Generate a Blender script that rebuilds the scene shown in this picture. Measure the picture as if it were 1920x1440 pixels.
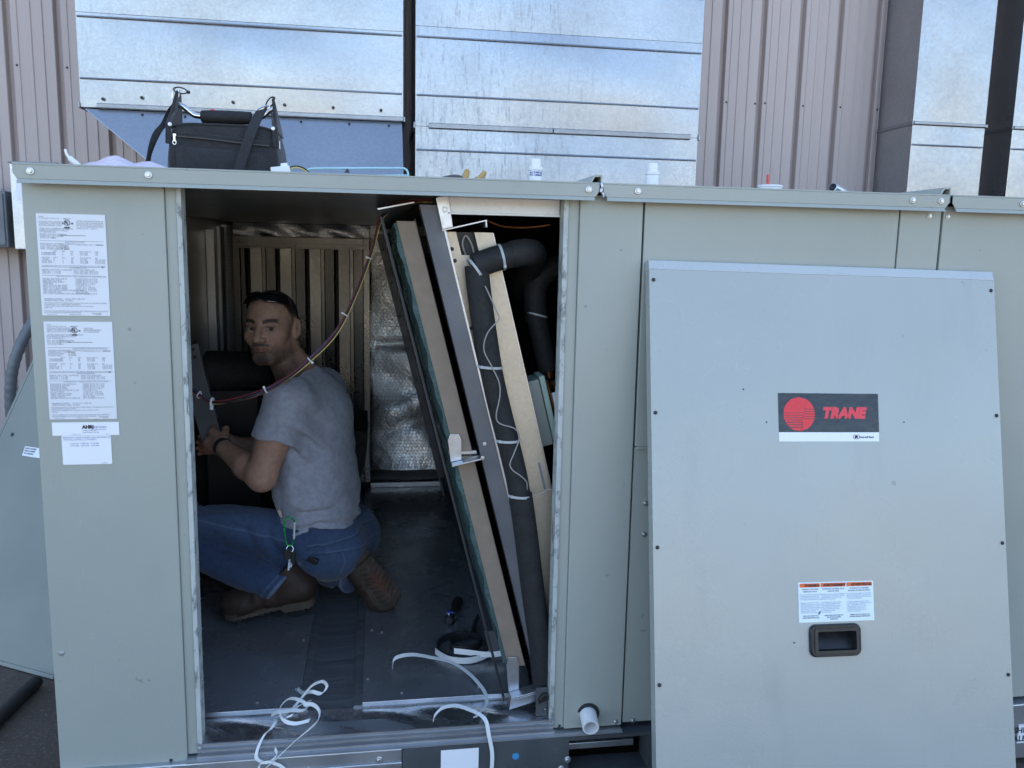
import bpy, bmesh, math, random
import numpy as np
from mathutils import Vector, Matrix

for _o in list(bpy.data.objects):
    bpy.data.objects.remove(_o, do_unlink=True)
SC = bpy.context.scene
COL = SC.collection
R = math.radians

# ------------------------------------------------------------------ camera
cam_d = bpy.data.cameras.new('camera')
cam_d.sensor_width = 36.0
cam_d.lens = 1578.0 / 1920.0 * 36.0
cam_d.clip_start = 0.05
cam_d.clip_end = 2000.0
cam = bpy.data.objects.new('camera', cam_d)
COL.objects.link(cam)
CAM = Vector((0.732, -1.941, 1.389))
_x = Vector((0.98726, -0.15753, 0.02002)).normalized()
_z = Vector((-0.15819, -0.97559, 0.15170))
_z = (_z - _x * _z.dot(_x)).normalized()
_y = _z.cross(_x)
cam.matrix_world = Matrix(((_x.x, _y.x, _z.x, CAM.x), (_x.y, _y.y, _z.y, CAM.y),
                           (_x.z, _y.z, _z.z, CAM.z), (0, 0, 0, 1)))
SC.camera = cam

# ------------------------------------------------------------------ sky, sun, exposure
SUN_EL, SUN_AZ = 44.0, 12.0           # sun stands behind the building (+Y), a little to the right
w = bpy.data.worlds.new('World')
SC.world = w
w.use_nodes = True
nt = w.node_tree
bg = nt.nodes['Background']
sky = nt.nodes.new('ShaderNodeTexSky')
sky.sky_type = 'NISHITA'
sky.sun_disc = False
sky.sun_elevation = R(SUN_EL)
sky.sun_rotation = R(SUN_AZ)
sky.air_density = 1.0
sky.dust_density = 0.7
sky.ozone_density = 1.0
nt.links.new(sky.outputs[0], bg.inputs[0])
bg.inputs[1].default_value = 0.13
sun_d = bpy.data.lights.new('sun', 'SUN')
sun_d.energy = 4.0
sun_d.angle = R(0.5)
sun_d.color = (1.0, 0.94, 0.86)
sun = bpy.data.objects.new('sun', sun_d)
COL.objects.link(sun)
sdir = Vector((math.sin(R(SUN_AZ)) * math.cos(R(SUN_EL)), math.cos(R(SUN_AZ)) * math.cos(R(SUN_EL)), math.sin(R(SUN_EL))))
sun.rotation_euler = sdir.to_track_quat('Z', 'Y').to_euler()
sun.location = (5, 20, 20)
vs = SC.view_settings
vs.view_transform = 'Standard'
vs.look = 'None'
vs.gamma = 1.0
vs.exposure = 2.0
vs.use_curve_mapping = False

# ------------------------------------------------------------------ materials
def _n(t, kind, **kw):
    n = t.nodes.new(kind)
    for k, v in kw.items():
        setattr(n, k, v)
    return n

def _mix(t, fac, a, b, blend='MIX'):
    m = _n(t, 'ShaderNodeMix', data_type='RGBA', blend_type=blend)
    for sock, v in ((m.inputs[0], fac), (m.inputs[6], a), (m.inputs[7], b)):
        if hasattr(v, 'links'):
            t.links.new(v, sock)
        else:
            sock.default_value = v if not isinstance(v, tuple) else (v + (1,))[:4]
    return m.outputs[2]

def _math(t, op, a, b=0.0, clamp=False):
    m = _n(t, 'ShaderNodeMath', operation=op, use_clamp=clamp)
    for i, v in enumerate((a, b)):
        if hasattr(v, 'links'):
            t.links.new(v, m.inputs[i])
        else:
            m.inputs[i].default_value = v
    return m.outputs[0]

def _ramp(t, fac, lo, hi, a=0.0, b=1.0):
    m = _n(t, 'ShaderNodeMapRange', interpolation_type='SMOOTHSTEP')
    t.links.new(fac, m.inputs[0])
    for i, v in enumerate((lo, hi, a, b)):
        m.inputs[i + 1].default_value = v
    return m.outputs[0]

def _noise(t, scale, detail=4, rough=0.55, stretch=(1, 1, 1), seed=0.0):
    c = _n(t, 'ShaderNodeTexCoord')
    mp = _n(t, 'ShaderNodeMapping')
    mp.inputs[3].default_value = stretch
    mp.inputs[1].default_value = (seed, seed * 1.7, seed * .6)
    t.links.new(c.outputs['Object'], mp.inputs[0])
    n = _n(t, 'ShaderNodeTexNoise')
    n.inputs['Scale'].default_value = scale
    n.inputs['Detail'].default_value = detail
    n.inputs['Roughness'].default_value = rough
    t.links.new(mp.outputs[0], n.inputs['Vector'])
    return n.outputs[0]

def newmat(name):
    m = bpy.data.materials.new(name)
    m.use_nodes = True
    t = m.node_tree
    return m, t, t.nodes['Principled BSDF']

def pbr(name, base, rough=0.5, metal=0.0, var=0.12, vscale=6.0, stretch=(1, 1, 1), bump=0.0, bscale=120.0,
        dirt=None, dirt_scale=9.0, dirt_lo=.58, dirt_hi=.75, dirt_amt=.6, dirt_stretch=(1, 1, 1), rvar=.1, spec=.5, coat=0.0, coat_rough=.25, bstretch=(1, 1, 1), sheen=0.0, wave=0.0, scuff=None):
    m, t, b = newmat(name)
    f = _noise(t, vscale, 4, .5, stretch)
    f = _ramp(t, f, .15, .85)
    lo = tuple(c * (1 - var) for c in base)
    hi = tuple(min(1, c * (1 + var)) for c in base)
    col = _mix(t, f, lo, hi)
    r = _ramp(t, _noise(t, vscale * 2.3, 4, .5, stretch, 3.1), .15, .85, max(.03, rough - rvar), min(1, rough + rvar))
    if dirt:
        d = _ramp(t, _noise(t, dirt_scale, 7, .68, dirt_stretch, 7.7), dirt_lo, dirt_hi, 0, dirt_amt)
        col = _mix(t, d, col, dirt)
        r = _math(t, 'ADD', r, _math(t, 'MULTIPLY', d, .25), True)
    if scuff:
        # fine rubbed lines and pale scratches in scattered patches
        ln = _ramp(t, _noise(t, 60, 5, .7, (3.2, 3.2, .22), 11.0), .62, .70)
        ln2 = _ramp(t, _noise(t, 46, 5, .7, (.3, .3, 3.4), 13.0), .66, .72)
        pt = _ramp(t, _noise(t, 2.3, 3, .5, (1, 1, 1), 15.0), .52, .66)
        m2 = _math(t, 'MULTIPLY', _math(t, 'MAXIMUM', ln, ln2), pt)
        col = _mix(t, _math(t, 'MULTIPLY', m2, .45), col, scuff)
        sp_ = _ramp(t, _noise(t, 34, 2, .5, (1, 1, 1), 21.0), .74, .78, 0, .4)
        col = _mix(t, sp_, col, (.12, .12, .12))
    t.links.new(col, b.inputs['Base Color'])
    t.links.new(r, b.inputs['Roughness'])
    b.inputs['Metallic'].default_value = metal
    b.inputs['Specular IOR Level'].default_value = spec
    b.inputs['Coat Weight'].default_value = coat
    b.inputs['Coat Roughness'].default_value = coat_rough if coat else .03
    b.inputs['Sheen Weight'].default_value = sheen
    if bump:
        bn = _n(t, 'ShaderNodeBump')
        bn.inputs['Strength'].default_value = 1.0
        bn.inputs['Distance'].default_value = bump
        t.links.new(_noise(t, bscale, 4, .6, bstretch, 1.3), bn.inputs['Height'])
        if wave:
            bw = _n(t, 'ShaderNodeBump')
            bw.inputs['Strength'].default_value = 1.0
            bw.inputs['Distance'].default_value = wave
            t.links.new(_noise(t, 2.6, 2, .45, (1, 1, 1), 6.0), bw.inputs['Height'])
            t.links.new(bw.outputs[0], bn.inputs['Normal'])
        t.links.new(bn.outputs[0], b.inputs['Normal'])
    return m

def galv(name, base=(.55, .57, .60), rough=.38, spangle=90.0, streak=0.0, bump=.0012, metal=.92, dark=(.25, .27, .30)):
    """zinc coated sheet: spangle flakes, soft oil-canning, optional rain streaks"""
    m, t, b = newmat(name)
    c = _n(t, 'ShaderNodeTexCoord')
    v = _n(t, 'ShaderNodeTexVoronoi')
    v.inputs['Scale'].default_value = spangle
    t.links.new(c.outputs['Object'], v.inputs['Vector'])
    sp = _n(t, 'ShaderNodeSeparateColor')
    t.links.new(v.outputs['Color'], sp.inputs[0])
    f = _math(t, 'ADD', _math(t, 'MULTIPLY', sp.outputs[0], .22), _math(t, 'MULTIPLY', _noise(t, 2.2, 4, .5), .78))
    col = _mix(t, _ramp(t, f, .25, .75), tuple(x * .90 for x in base), tuple(min(1, x * 1.07) for x in base))
    rr = _math(t, 'ADD', _ramp(t, sp.outputs[1], 0, 1, rough - .035, rough + .035), _ramp(t, _noise(t, 3, 4, .5, (1, 1, 1), 2.2), .2, .8, -.05, .05))
    if streak:
        s = _noise(t, 26.0, 8, .78, (2.8, 2.8, .30), 4.0)
        patch = _ramp(t, _noise(t, 1.3, 3, .5, (1, 1, .5), 9.0), .42, .62)
        s = _math(t, 'MULTIPLY', _ramp(t, s, .5, .68, 0, streak), patch)
        col = _mix(t, s, col, dark)
        rr = _math(t, 'ADD', rr, _math(t, 'MULTIPLY', s, .3))
    t.links.new(col, b.inputs['Base Color'])
    t.links.new(rr, b.inputs['Roughness'])
    b.inputs['Metallic'].default_value = metal
    if bump:
        bn = _n(t, 'ShaderNodeBump')
        bn.inputs['Strength'].default_value = 1.0
        bn.inputs['Distance'].default_value = bump * 6
        t.links.new(_noise(t, 2.2, 2, .4, (1, 1, 1), 5.0), bn.inputs['Height'])
        b2 = _n(t, 'ShaderNodeBump')
        b2.inputs['Strength'].default_value = 1.0
        b2.inputs['Distance'].default_value = bump * .12
        t.links.new(_noise(t, 160, 3, .5), b2.inputs['Height'])
        t.links.new(bn.outputs[0], b2.inputs['Normal'])
        t.links.new(b2.outputs[0], b.inputs['Normal'])
    return m

def foil_mat(name, base=(.80, .80, .80), rough=.36, pitch=.016, crinkle=1.4, ln=.36):
    """aluminium foil facing with a diamond scrim of reinforcing threads"""
    m, t, b = newmat(name)
    c = _n(t, 'ShaderNodeTexCoord')
    sp = _n(t, 'ShaderNodeSeparateXYZ')
    t.links.new(c.outputs['Object'], sp.inputs[0])
    xx = _math(t, 'ADD', sp.outputs[0], sp.outputs[1])
    zz = sp.outputs[2]
    lines = None
    for a, bb in ((1.0, .6), (1.0, -.6), (0.0, 1.0)):
        q = _math(t, 'ADD', _math(t, 'MULTIPLY', xx, a / pitch), _math(t, 'MULTIPLY', zz, bb / pitch))
        q = _math(t, 'ADD', q, _math(t, 'MULTIPLY', _noise(t, 9, 2, .5, (1, 1, 1), a + bb), .5))
        q = _math(t, 'ABSOLUTE', _math(t, 'SUBTRACT', _math(t, 'FRACT', q), .5))
        l = _ramp(t, q, .41, .48)
        lines = l if lines is None else _math(t, 'MAXIMUM', lines, l)
    cr = _noise(t, 14, 5, .62)
    col = _mix(t, _math(t, 'MULTIPLY', lines, ln), base, (.14, .14, .15))
    t.links.new(col, b.inputs['Base Color'])
    b.inputs['Metallic'].default_value = .95
    t.links.new(_ramp(t, cr, .3, .7, rough - .08, rough + .12), b.inputs['Roughness'])
    h = _math(t, 'ADD', _math(t, 'MULTIPLY', lines, -.07), _math(t, 'MULTIPLY', cr, 1.6))
    bn = _n(t, 'ShaderNodeBump')
    bn.inputs['Strength'].default_value = .9
    bn.inputs['Distance'].default_value = .004 * crinkle
    t.links.new(h, bn.inputs['Height'])
    t.links.new(bn.outputs[0], b.inputs['Normal'])
    return m

def vcol_mat(name, rough=.5, bump=.0006, bscale=300, spec=.4, sss=0.0, sheen=0.0):
    m, t, b = newmat(name)
    a = _n(t, 'ShaderNodeVertexColor', layer_name='Col')
    f = _ramp(t, _noise(t, 60, 5, .6), .3, .7, .86, 1.1)
    hv = _n(t, 'ShaderNodeHueSaturation')
    t.links.new(f, hv.inputs['Value'])
    t.links.new(a.outputs[0], hv.inputs['Color'])
    t.links.new(hv.outputs[0], b.inputs['Base Color'])
    b.inputs['Roughness'].default_value = rough
    b.inputs['Specular IOR Level'].default_value = spec
    b.inputs['Sheen Weight'].default_value = sheen
    if sss:
        b.inputs['Subsurface Weight'].default_value = sss
        b.inputs['Subsurface Radius'].default_value = (.012, .005, .003)
        b.inputs['Subsurface Scale'].default_value = .5
    bn = _n(t, 'ShaderNodeBump')
    bn.inputs['Strength'].default_value = 1.0
    bn.inputs['Distance'].default_value = bump
    t.links.new(_noise(t, bscale, 3, .6), bn.inputs['Height'])
    t.links.new(bn.outputs[0], b.inputs['Normal'])
    return m

M = {}
M['paint'] = pbr('unit_paint', (.358, .380, .342), .42, 0, .05, 1.6, bump=.0004, wave=.008, scuff=(.50, .52, .49), bscale=260, dirt=(.25, .26, .25), dirt_scale=5, dirt_lo=.50, dirt_hi=.95, dirt_amt=.35, dirt_stretch=(1.6, 1.6, .5))
M['paint_panel'] = pbr('access_panel_paint', (.380, .403, .376), .30, 0, .05, 1.3, bump=.0004, spec=.7, coat=.6, coat_rough=.28, wave=.010, scuff=(.52, .54, .52), bscale=240, dirt=(.20, .21, .22), dirt_scale=3.4, dirt_lo=.52, dirt_hi=.95, dirt_amt=.45, dirt_stretch=(2.2, 2.2, .45))
M['paint_shaded'] = pbr('shaded_panel_paint', (.235, .255, .225), .55, 0, .08, 2.4, bump=.0005, bscale=200, wave=.008, dirt=(.17, .17, .16), dirt_scale=4, dirt_amt=.4)  # unit paint darkened: the loose left panel's shade is put into its colour
M['paint_edge'] = pbr('gasket_edge', (.46, .49, .47), .6, 0, .12, 20, dirt=(.10, .11, .11), dirt_scale=34, dirt_lo=.50, dirt_hi=.62, dirt_amt=.75, dirt_stretch=(1.2, 1, .6))
M['galv'] = galv('galvanised_sheet', streak=0.0)
M['slip'] = galv('slip_joint_sheet', (.30, .31, .33), .42, 90, 0, .0006)
M['louver'] = galv('damper_blade_sheet', (.225, .218, .205), .32, 120, 0, .0010)
M['casing'] = pbr('coil_casing_grey', (.115, .12, .135), .45, .35, .15, 9, bump=.0005, bscale=120)
M['galv_duct'] = galv('galvanised_duct_clean', (.405, .412, .425), .35, 110, .15, .0011)
M['galv_streak'] = galv('galvanised_duct_streaked', (.375, .39, .42), .34, 100, .5, .0011, dark=(.19, .20, .22))
M['galv_mottle'] = galv('galvanised_duct_mottled', (.39, .395, .41), .34, 60, .35, .0011)
M['galv_warm'] = galv('galvanised_tube_plate', (.55, .485, .39), .42, 120, 0, .0005, metal=.55)
M['galv_dark'] = galv('galvanised_liner', (.52, .51, .50), .36, 120, 0, .0012)
M['rail'] = pbr('base_rail_galvanised', (.46, .48, .51), .40, .8, .15, 5, bump=.0006, bscale=90, dirt=(.10, .10, .10), dirt_scale=12, dirt_amt=.6)
M['rail_dark'] = pbr('base_rail_dark', (.085, .095, .105), .5, .3, .2, 8, bump=.0008, bscale=90, dirt=(.25, .26, .27), dirt_scale=16, dirt_amt=.25)
M['floor'] = pbr('floor_plate_steel', (.34, .345, .355), .25, .6, .2, 4, bump=.0005, bscale=40, dirt=(.16, .16, .17), dirt_scale=5, dirt_lo=.35, dirt_hi=.95, dirt_amt=.5, rvar=.06, scuff=(.75, .75, .77))
M['channel'] = pbr('floor_channel_steel', (.26, .26, .265), .36, .6, .25, 14, stretch=(.3, 2.5, 1), bump=.003, bscale=40, bstretch=(.25, 2.2, 1), dirt=(.33, .33, .33), dirt_scale=30, dirt_amt=.5, dirt_lo=.6)
M['foil'] = foil_mat('foil_facing')
M['foil_floor'] = foil_mat('foil_floor_strip', (.60, .61, .63), .25, .016, .45, .2)
M['wall'] = pbr('wall_panel_paint', (.49, .405, .38), .45, 0, .05, 2, stretch=(1, 1, .3), bump=.0005, bscale=150, dirt=(.36, .31, .30), dirt_scale=6, dirt_amt=.25, dirt_stretch=(2, 2, .25))
M['roofing'] = pbr('roof_sheet', (.45, .44, .42), .5)
M['black_foam'] = pbr('black_foam', (.014, .014, .015), .75, 0, .25, 40, bump=.0015, bscale=130)
M['black_plastic'] = pbr('black_plastic', (.016, .016, .017), .38, 0, .2, 30)
M['brown_black'] = pbr('handle_face_plastic', (.035, .032, .030), .45, 0, .15, 30)
M['black_rubber'] = pbr('black_rubber', (.020, .020, .022), .55, 0, .2, 30)
M['black_nylon'] = pbr('black_nylon', (.016, .016, .018), .8, 0, .3, 60, bump=.0012, bscale=700, sheen=.25)
M['webbing'] = pbr('black_webbing', (.020, .020, .022), .7, 0, .25, 90, bump=.0015, bscale=500, bstretch=(1, 1, 3))
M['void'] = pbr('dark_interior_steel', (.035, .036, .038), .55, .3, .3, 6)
M['white_tie'] = pbr('white_nylon', (.72, .74, .74), .4, 0, .04, 30)
M['grey_tie'] = pbr('natural_nylon', (.42, .44, .45), .4, 0, .05, 30)
M['white_pvc'] = pbr('white_pvc', (.80, .80, .79), .32, 0, .03, 20)
M['label'] = pbr('label_paper', (.74, .76, .80), .45, 0, .02, 12)
M['label_bright'] = pbr('label_bright', (.86, .88, .92), .40, 0, .02, 12)
M['label_blue'] = pbr('label_blue_tint', (.78, .88, .92), .40, 0, .02, 12)
M['ink'] = pbr('label_ink', (.10, .11, .14), .6, 0, .1, 60)
M['ink_soft'] = pbr('label_ink_soft', (.22, .24, .28), .6, 0, .1, 60)
M['ink_dark'] = pbr('label_ink_black', (.02, .02, .025), .6, 0, .1, 60)
M['ink_blue'] = pbr('label_ink_blue', (.10, .11, .33), .6, 0, .1, 60)
M['orange'] = pbr('warning_orange', (.78, .15, .035), .45, 0, .05, 30)
M['logo_red'] = pbr('logo_red', (.78, .035, .045), .22, 0, .03, 20, spec=.4)
M['logo_text'] = pbr('logo_text_red', (.80, .05, .075), .25, 0, .03, 20, spec=.4)
M['logo_black'] = pbr('logo_black_gloss', (.012, .013, .016), .10, 0, .1, 20, bump=.0015, bscale=22, rvar=.03, spec=.55)
M['cardboard'] = pbr('filter_cardboard', (.235, .185, .14), .85, 0, .08, 30, bump=.0006, bscale=200)
M['media'] = pbr('filter_media_teal', (.06, .105, .10), .95, 0, .3, 50, bump=.006, bscale=60)
M['fins'] = pbr('coil_fins', (.05, .05, .052), .5, .5, .2, 200, stretch=(1, 4, .1))
M['brass'] = pbr('brass', (.40, .26, .10), .35, .9, .2, 30)
M['copper'] = pbr('copper_tube', (.45, .20, .10), .35, .9, .2, 30)
M['pale_green'] = pbr('pale_green_paint', (.42, .56, .48), .5, 0, .05, 20)
M['screw'] = pbr('zinc_screw', (.55, .56, .57), .35, .9, .15, 80)
M['screw_dark'] = pbr('dark_screw', (.05, .05, .05), .5, .6, .15, 80)
M['chrome'] = pbr('polished_steel', (.65, .65, .66), .18, 1, .08, 60)
M['conduit'] = pbr('grey_conduit', (.16, .17, .18), .5, .1, .12, 12)
M['box_grey'] = pbr('electrical_box_grey', (.24, .26, .28), .45, .1, .1, 8)
M['film'] = None
M['sky_blue_wire'] = pbr('pale_blue_coated_wire', (.42, .66, .70), .4, 0, .05, 30)
M['glove'] = pbr('tan_leather', (.50, .33, .13), .75, 0, .2, 40, bump=.002, bscale=150)
M['red_straw'] = pbr('red_straw', (.75, .03, .03), .35, 0, .04, 20)
M['cup'] = pbr('white_foam_cup', (.80, .80, .80), .5, 0, .03, 30)
M['ground'] = None
for nm, c in (('wire_red', (.22, .025, .03)), ('wire_black', (.012, .012, .014)), ('wire_blue', (.03, .06, .22)),
              ('wire_yellow', (.62, .50, .16)), ('wire_brown', (.16, .06, .03)), ('wire_orange', (.55, .22, .09)), ('wire_grey', (.30, .28, .26))):
    M[nm] = pbr(nm, c, .45, 0, .08, 40)
M['blue_plastic'] = pbr('blue_plastic', (.03, .05, .45), .35, 0, .1, 40)
M['dot_blue'] = pbr('blue_dot_sticker', (.05, .30, .60), .4, 0, .05, 40)
M['green_anod'] = pbr('green_anodised', (.03, .55, .14), .25, .6, .06, 60)
M['skin'] = vcol_mat('skin', .52, .0012, 260, .4, .0)
M['shirt'] = vcol_mat('grey_cotton', .85, .0006, 900, .2, 0, .25)
M['denim'] = vcol_mat('denim', .85, .0010, 600, .2, 0, .2)
M['boot'] = vcol_mat('brown_leather', .6, .0012, 160, .35)
M['sole'] = vcol_mat('boot_sole', .8, .002, 90, .3)
M['lens'] = pbr('dark_lens', (.008, .008, .010), .12, 0, .05, 20, spec=.8)

def film_mat():
    m, t, b = newmat('clear_lilac_film')
    b.inputs['Base Color'].default_value = (.80, .72, .84, 1)
    b.inputs['Roughness'].default_value = .28
    b.inputs['Transmission Weight'].default_value = .25
    b.inputs['IOR'].default_value = 1.15
    bn = _n(t, 'ShaderNodeBump')
    bn.inputs['Distance'].default_value = .004
    t.links.new(_noise(t, 40, 4, .6), bn.inputs['Height'])
    t.links.new(bn.outputs[0], b.inputs['Normal'])
    return m
M['film'] = film_mat()

def ground_mat():
    m, t, b = newmat('worn_concrete_yard')
    a = _ramp(t, _noise(t, 1.2, 8, .65), .35, .65)
    col = _mix(t, a, (.075, .058, .046), (.125, .10, .08))
    s = _ramp(t, _noise(t, 6, 8, .7, (1, 1, 1), 4), .52, .72, 0, .7)
    col = _mix(t, s, col, (.07, .06, .05))
    g = _ramp(t, _noise(t, 90, 3, .6, (1, 1, 1), 2), .55, .75, 0, .5)
    col = _mix(t, g, col, (.33, .30, .26))
    t.links.new(col, b.inputs['Base Color'])
    b.inputs['Roughness'].default_value = .9
    bn = _n(t, 'ShaderNodeBump')
    bn.inputs['Distance'].default_value = .01
    t.links.new(_noise(t, 35, 8, .7), bn.inputs['Height'])
    t.links.new(bn.outputs[0], b.inputs['Normal'])
    return m
M['ground'] = ground_mat()
M['bounce_bank'] = pbr('bounce_bank_grass', (.30, .255, .17), .95, 0, .3, .6, bump=.03, bscale=6)  # surface of the unseen bank added for warm bounce light

# ------------------------------------------------------------------ mesh helpers
class MB:
    def __init__(s):
        s.v = []
        s.f = []
    def add(s, vs, fs):
        o = len(s.v)
        s.v += [tuple(v) for v in vs]
        s.f += [tuple(i + o for i in f) for f in fs]
        return s
    def box(s, x0, x1, y0, y1, z0, z1):
        vs = [(x, y, z) for z in (z0, z1) for y in (y0, y1) for x in (x0, x1)]
        return s.add(vs, [(0, 2, 3, 1), (4, 5, 7, 6), (0, 1, 5, 4), (2, 6, 7, 3), (0, 4, 6, 2), (1, 3, 7, 5)])
    def obox(s, c, ax, ay, az):
        """box from centre and three half-axis vectors"""
        c, ax, ay, az = map(Vector, (c, ax, ay, az))
        vs = [c + ax * i + ay * j + az * k for k in (-1, 1) for j in (-1, 1) for i in (-1, 1)]
        return s.add(vs, [(0, 2, 3, 1), (4, 5, 7, 6), (0, 1, 5, 4), (2, 6, 7, 3), (0, 4, 6, 2), (1, 3, 7, 5)])
    def prism(s, poly, y0, y1):
        """polygon in (x,z), seen from -Y counter-clockwise, extruded from y0 to y1"""
        n = len(poly)
        vs = [(x, y0, z) for x, z in poly] + [(x, y1, z) for x, z in poly]
        fs = [tuple(range(n)), tuple(range(2 * n - 1, n - 1, -1))]
        fs += [(i, i + n, (i + 1) % n + n, (i + 1) % n) for i in range(n)]
        return s.add(vs, fs)
    def prism_x(s, poly, x0, x1):
        """polygon in (y,z) extruded along x"""
        n = len(poly)
        vs = [(x0, y, z) for y, z in poly] + [(x1, y, z) for y, z in poly]
        fs = [tuple(range(n)), tuple(range(2 * n - 1, n - 1, -1))]
        fs += [(i, i + n, (i + 1) % n + n, (i + 1) % n) for i in range(n)]
        return s.add(vs, fs)
    def prism_z(s, poly, z0, z1):
        n = len(poly)
        vs = [(x, y, z0) for x, y in poly] + [(x, y, z1) for x, y in poly]
        fs = [tuple(range(n - 1, -1, -1)), tuple(range(n, 2 * n))]
        fs += [(i, (i + 1) % n, (i + 1) % n + n, i + n) for i in range(n)]
        return s.add(vs, fs)
    def tube(s, path, r, n=10, closed=False, flat=1.0, up=None):
        P = [Vector(p) for p in path]
        m = len(P)
        rr = r if isinstance(r, (list, tuple)) else [r] * m
        vs = []
        prev = None
        for i in range(m):
            if closed:
                d = (P[(i + 1) % m] - P[i - 1])
            else:
                d = P[min(i + 1, m - 1)] - P[max(i - 1, 0)]
            d = d.normalized() if d.length > 1e-9 else Vector((0, 0, 1))
            if prev is None:
                a = Vector(up) if up else (Vector((0, 0, 1)) if abs(d.z) < .9 else Vector((1, 0, 0)))
            else:
                a = prev
            a = (a - d * a.dot(d))
            a = a.normalized() if a.length > 1e-6 else d.orthogonal().normalized()
            prev = a
            b = d.cross(a)
            for k in range(n):
                t = 2 * math.pi * k / n
                vs.append(P[i] + a * (rr[i] * math.cos(t)) + b * (rr[i] * flat * math.sin(t)))
        fs = []
        for i in range(m if closed else m - 1):
            j = (i + 1) % m
            for k in range(n):
                l = (k + 1) % n
                fs.append((i * n + k, i * n + l, j * n + l, j * n + k))
        if not closed:
            fs.append(tuple(range(n - 1, -1, -1)))
            fs.append(tuple((m - 1) * n + k for k in range(n)))
        return s.add(vs, fs)
    def lathe(s, prof, c, axis='Z', n=24, cap=True):
        """profile (radius, height) round an axis through c; axis may also be a direction"""
        c = Vector(c)
        d = {'Z': Vector((0, 0, 1)), 'Y': Vector((0, 1, 0)), 'X': Vector((1, 0, 0))}[axis] if isinstance(axis, str) else Vector(axis).normalized()
        a = d.orthogonal().normalized()
        b = d.cross(a)
        vs = []
        for r, h in prof:
            for k in range(n):
                t = 2 * math.pi * k / n
                vs.append(c + d * h + a * (r * math.cos(t)) + b * (r * math.sin(t)))
        fs = []
        for i in range(len(prof) - 1):
            for k in range(n):
                l = (k + 1) % n
                fs.append((i * n + k, i * n + l, (i + 1) * n + l, (i + 1) * n + k))
        if cap:
            fs.append(tuple(range(n - 1, -1, -1)))
            fs.append(tuple((len(prof) - 1) * n + k for k in range(n)))
        return s.add(vs, fs)
    def ribbon(s, path, wid, th=.0012):
        """flat strip: path points and a width vector for each"""
        P = [Vector(p) for p in path]
        W = [Vector(q) for q in wid] if isinstance(wid[0], (tuple, list, Vector)) else [Vector(wid)] * len(P)
        vs = []
        for i, p in enumerate(P):
            d = P[min(i + 1, len(P) - 1)] - P[max(i - 1, 0)]
            nrm = d.cross(W[i])
            nrm = nrm.normalized() * th * .5 if nrm.length > 1e-9 else Vector((0, 0, th * .5))
            w2 = W[i] * .5
            vs += [p - w2 - nrm, p + w2 - nrm, p + w2 + nrm, p - w2 + nrm]
        fs = []
        for i in range(len(P) - 1):
            for k in range(4):
                l = (k + 1) % 4
                fs.append((i * 4 + k, i * 4 + l, i * 4 + 4 + l, i * 4 + 4 + k))
        fs.append((3, 2, 1, 0))
        e = (len(P) - 1) * 4
        fs.append((e, e + 1, e + 2, e + 3))
        return s.add(vs, fs)
    def grid(s, fn, nu, nv):
        vs = [fn(i / nu, j / nv) for j in range(nv + 1) for i in range(nu + 1)]
        fs = [(j * (nu + 1) + i, j * (nu + 1) + i + 1, (j + 1) * (nu + 1) + i + 1, (j + 1) * (nu + 1) + i) for j in range(nv) for i in range(nu)]
        return s.add(vs, fs)

def smooth_path(pts, n=8, closed=False):
    """Catmull-Rom through the points"""
    P = [Vector(p) for p in pts]
    out = []
    m = len(P)
    for i in range(m if closed else m - 1):
        if closed:
            p0, p1, p2, p3 = P[i - 1], P[i], P[(i + 1) % m], P[(i + 2) % m]
        else:
            p0, p1, p2, p3 = P[max(i - 1, 0)], P[i], P[i + 1], P[min(i + 2, m - 1)]
        for k in range(n):
            t = k / n
            out.append(.5 * ((2 * p1) + (p2 - p0) * t + (2 * p0 - 5 * p1 + 4 * p2 - p3) * t * t + (3 * p1 - p0 - 3 * p2 + p3) * t ** 3))
    if not closed:
        out.append(P[-1])
    return out

ORG = {}      # world origin of things (None = children are given in local coordinates)

def thing(name, label, cat, loc=(0, 0, 0), rot=None, group=None, local=False):
    o = bpy.data.objects.new(name, None)
    COL.objects.link(o)
    o.empty_display_size = .1
    o.location = loc
    if rot is not None:
        o.rotation_mode = 'XYZ'
        o.rotation_euler = rot
    o['label'] = label
    o['category'] = cat
    if group:
        o['group'] = group
    ORG[o.name] = Vector((0, 0, 0)) if local else Vector(loc)
    return o

def tag(o, label, cat, group=None):
    o['label'] = label
    o['category'] = cat
    if group:
        o['group'] = group
    return o

def mesh_of(name, mb, smooth=False):
    me = bpy.data.meshes.new(name)
    me.from_pydata(mb.v, [], mb.f)
    me.update()
    bm = bmesh.new()
    bm.from_mesh(me)
    bmesh.ops.recalc_face_normals(bm, faces=bm.faces[:])
    bm.to_mesh(me)
    bm.free()
    if smooth:
        me.polygons.foreach_set('use_smooth', [True] * len(me.polygons))
        try:
            me.set_sharp_from_angle(angle=R(40))
        except Exception:
            pass
    return me

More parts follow.
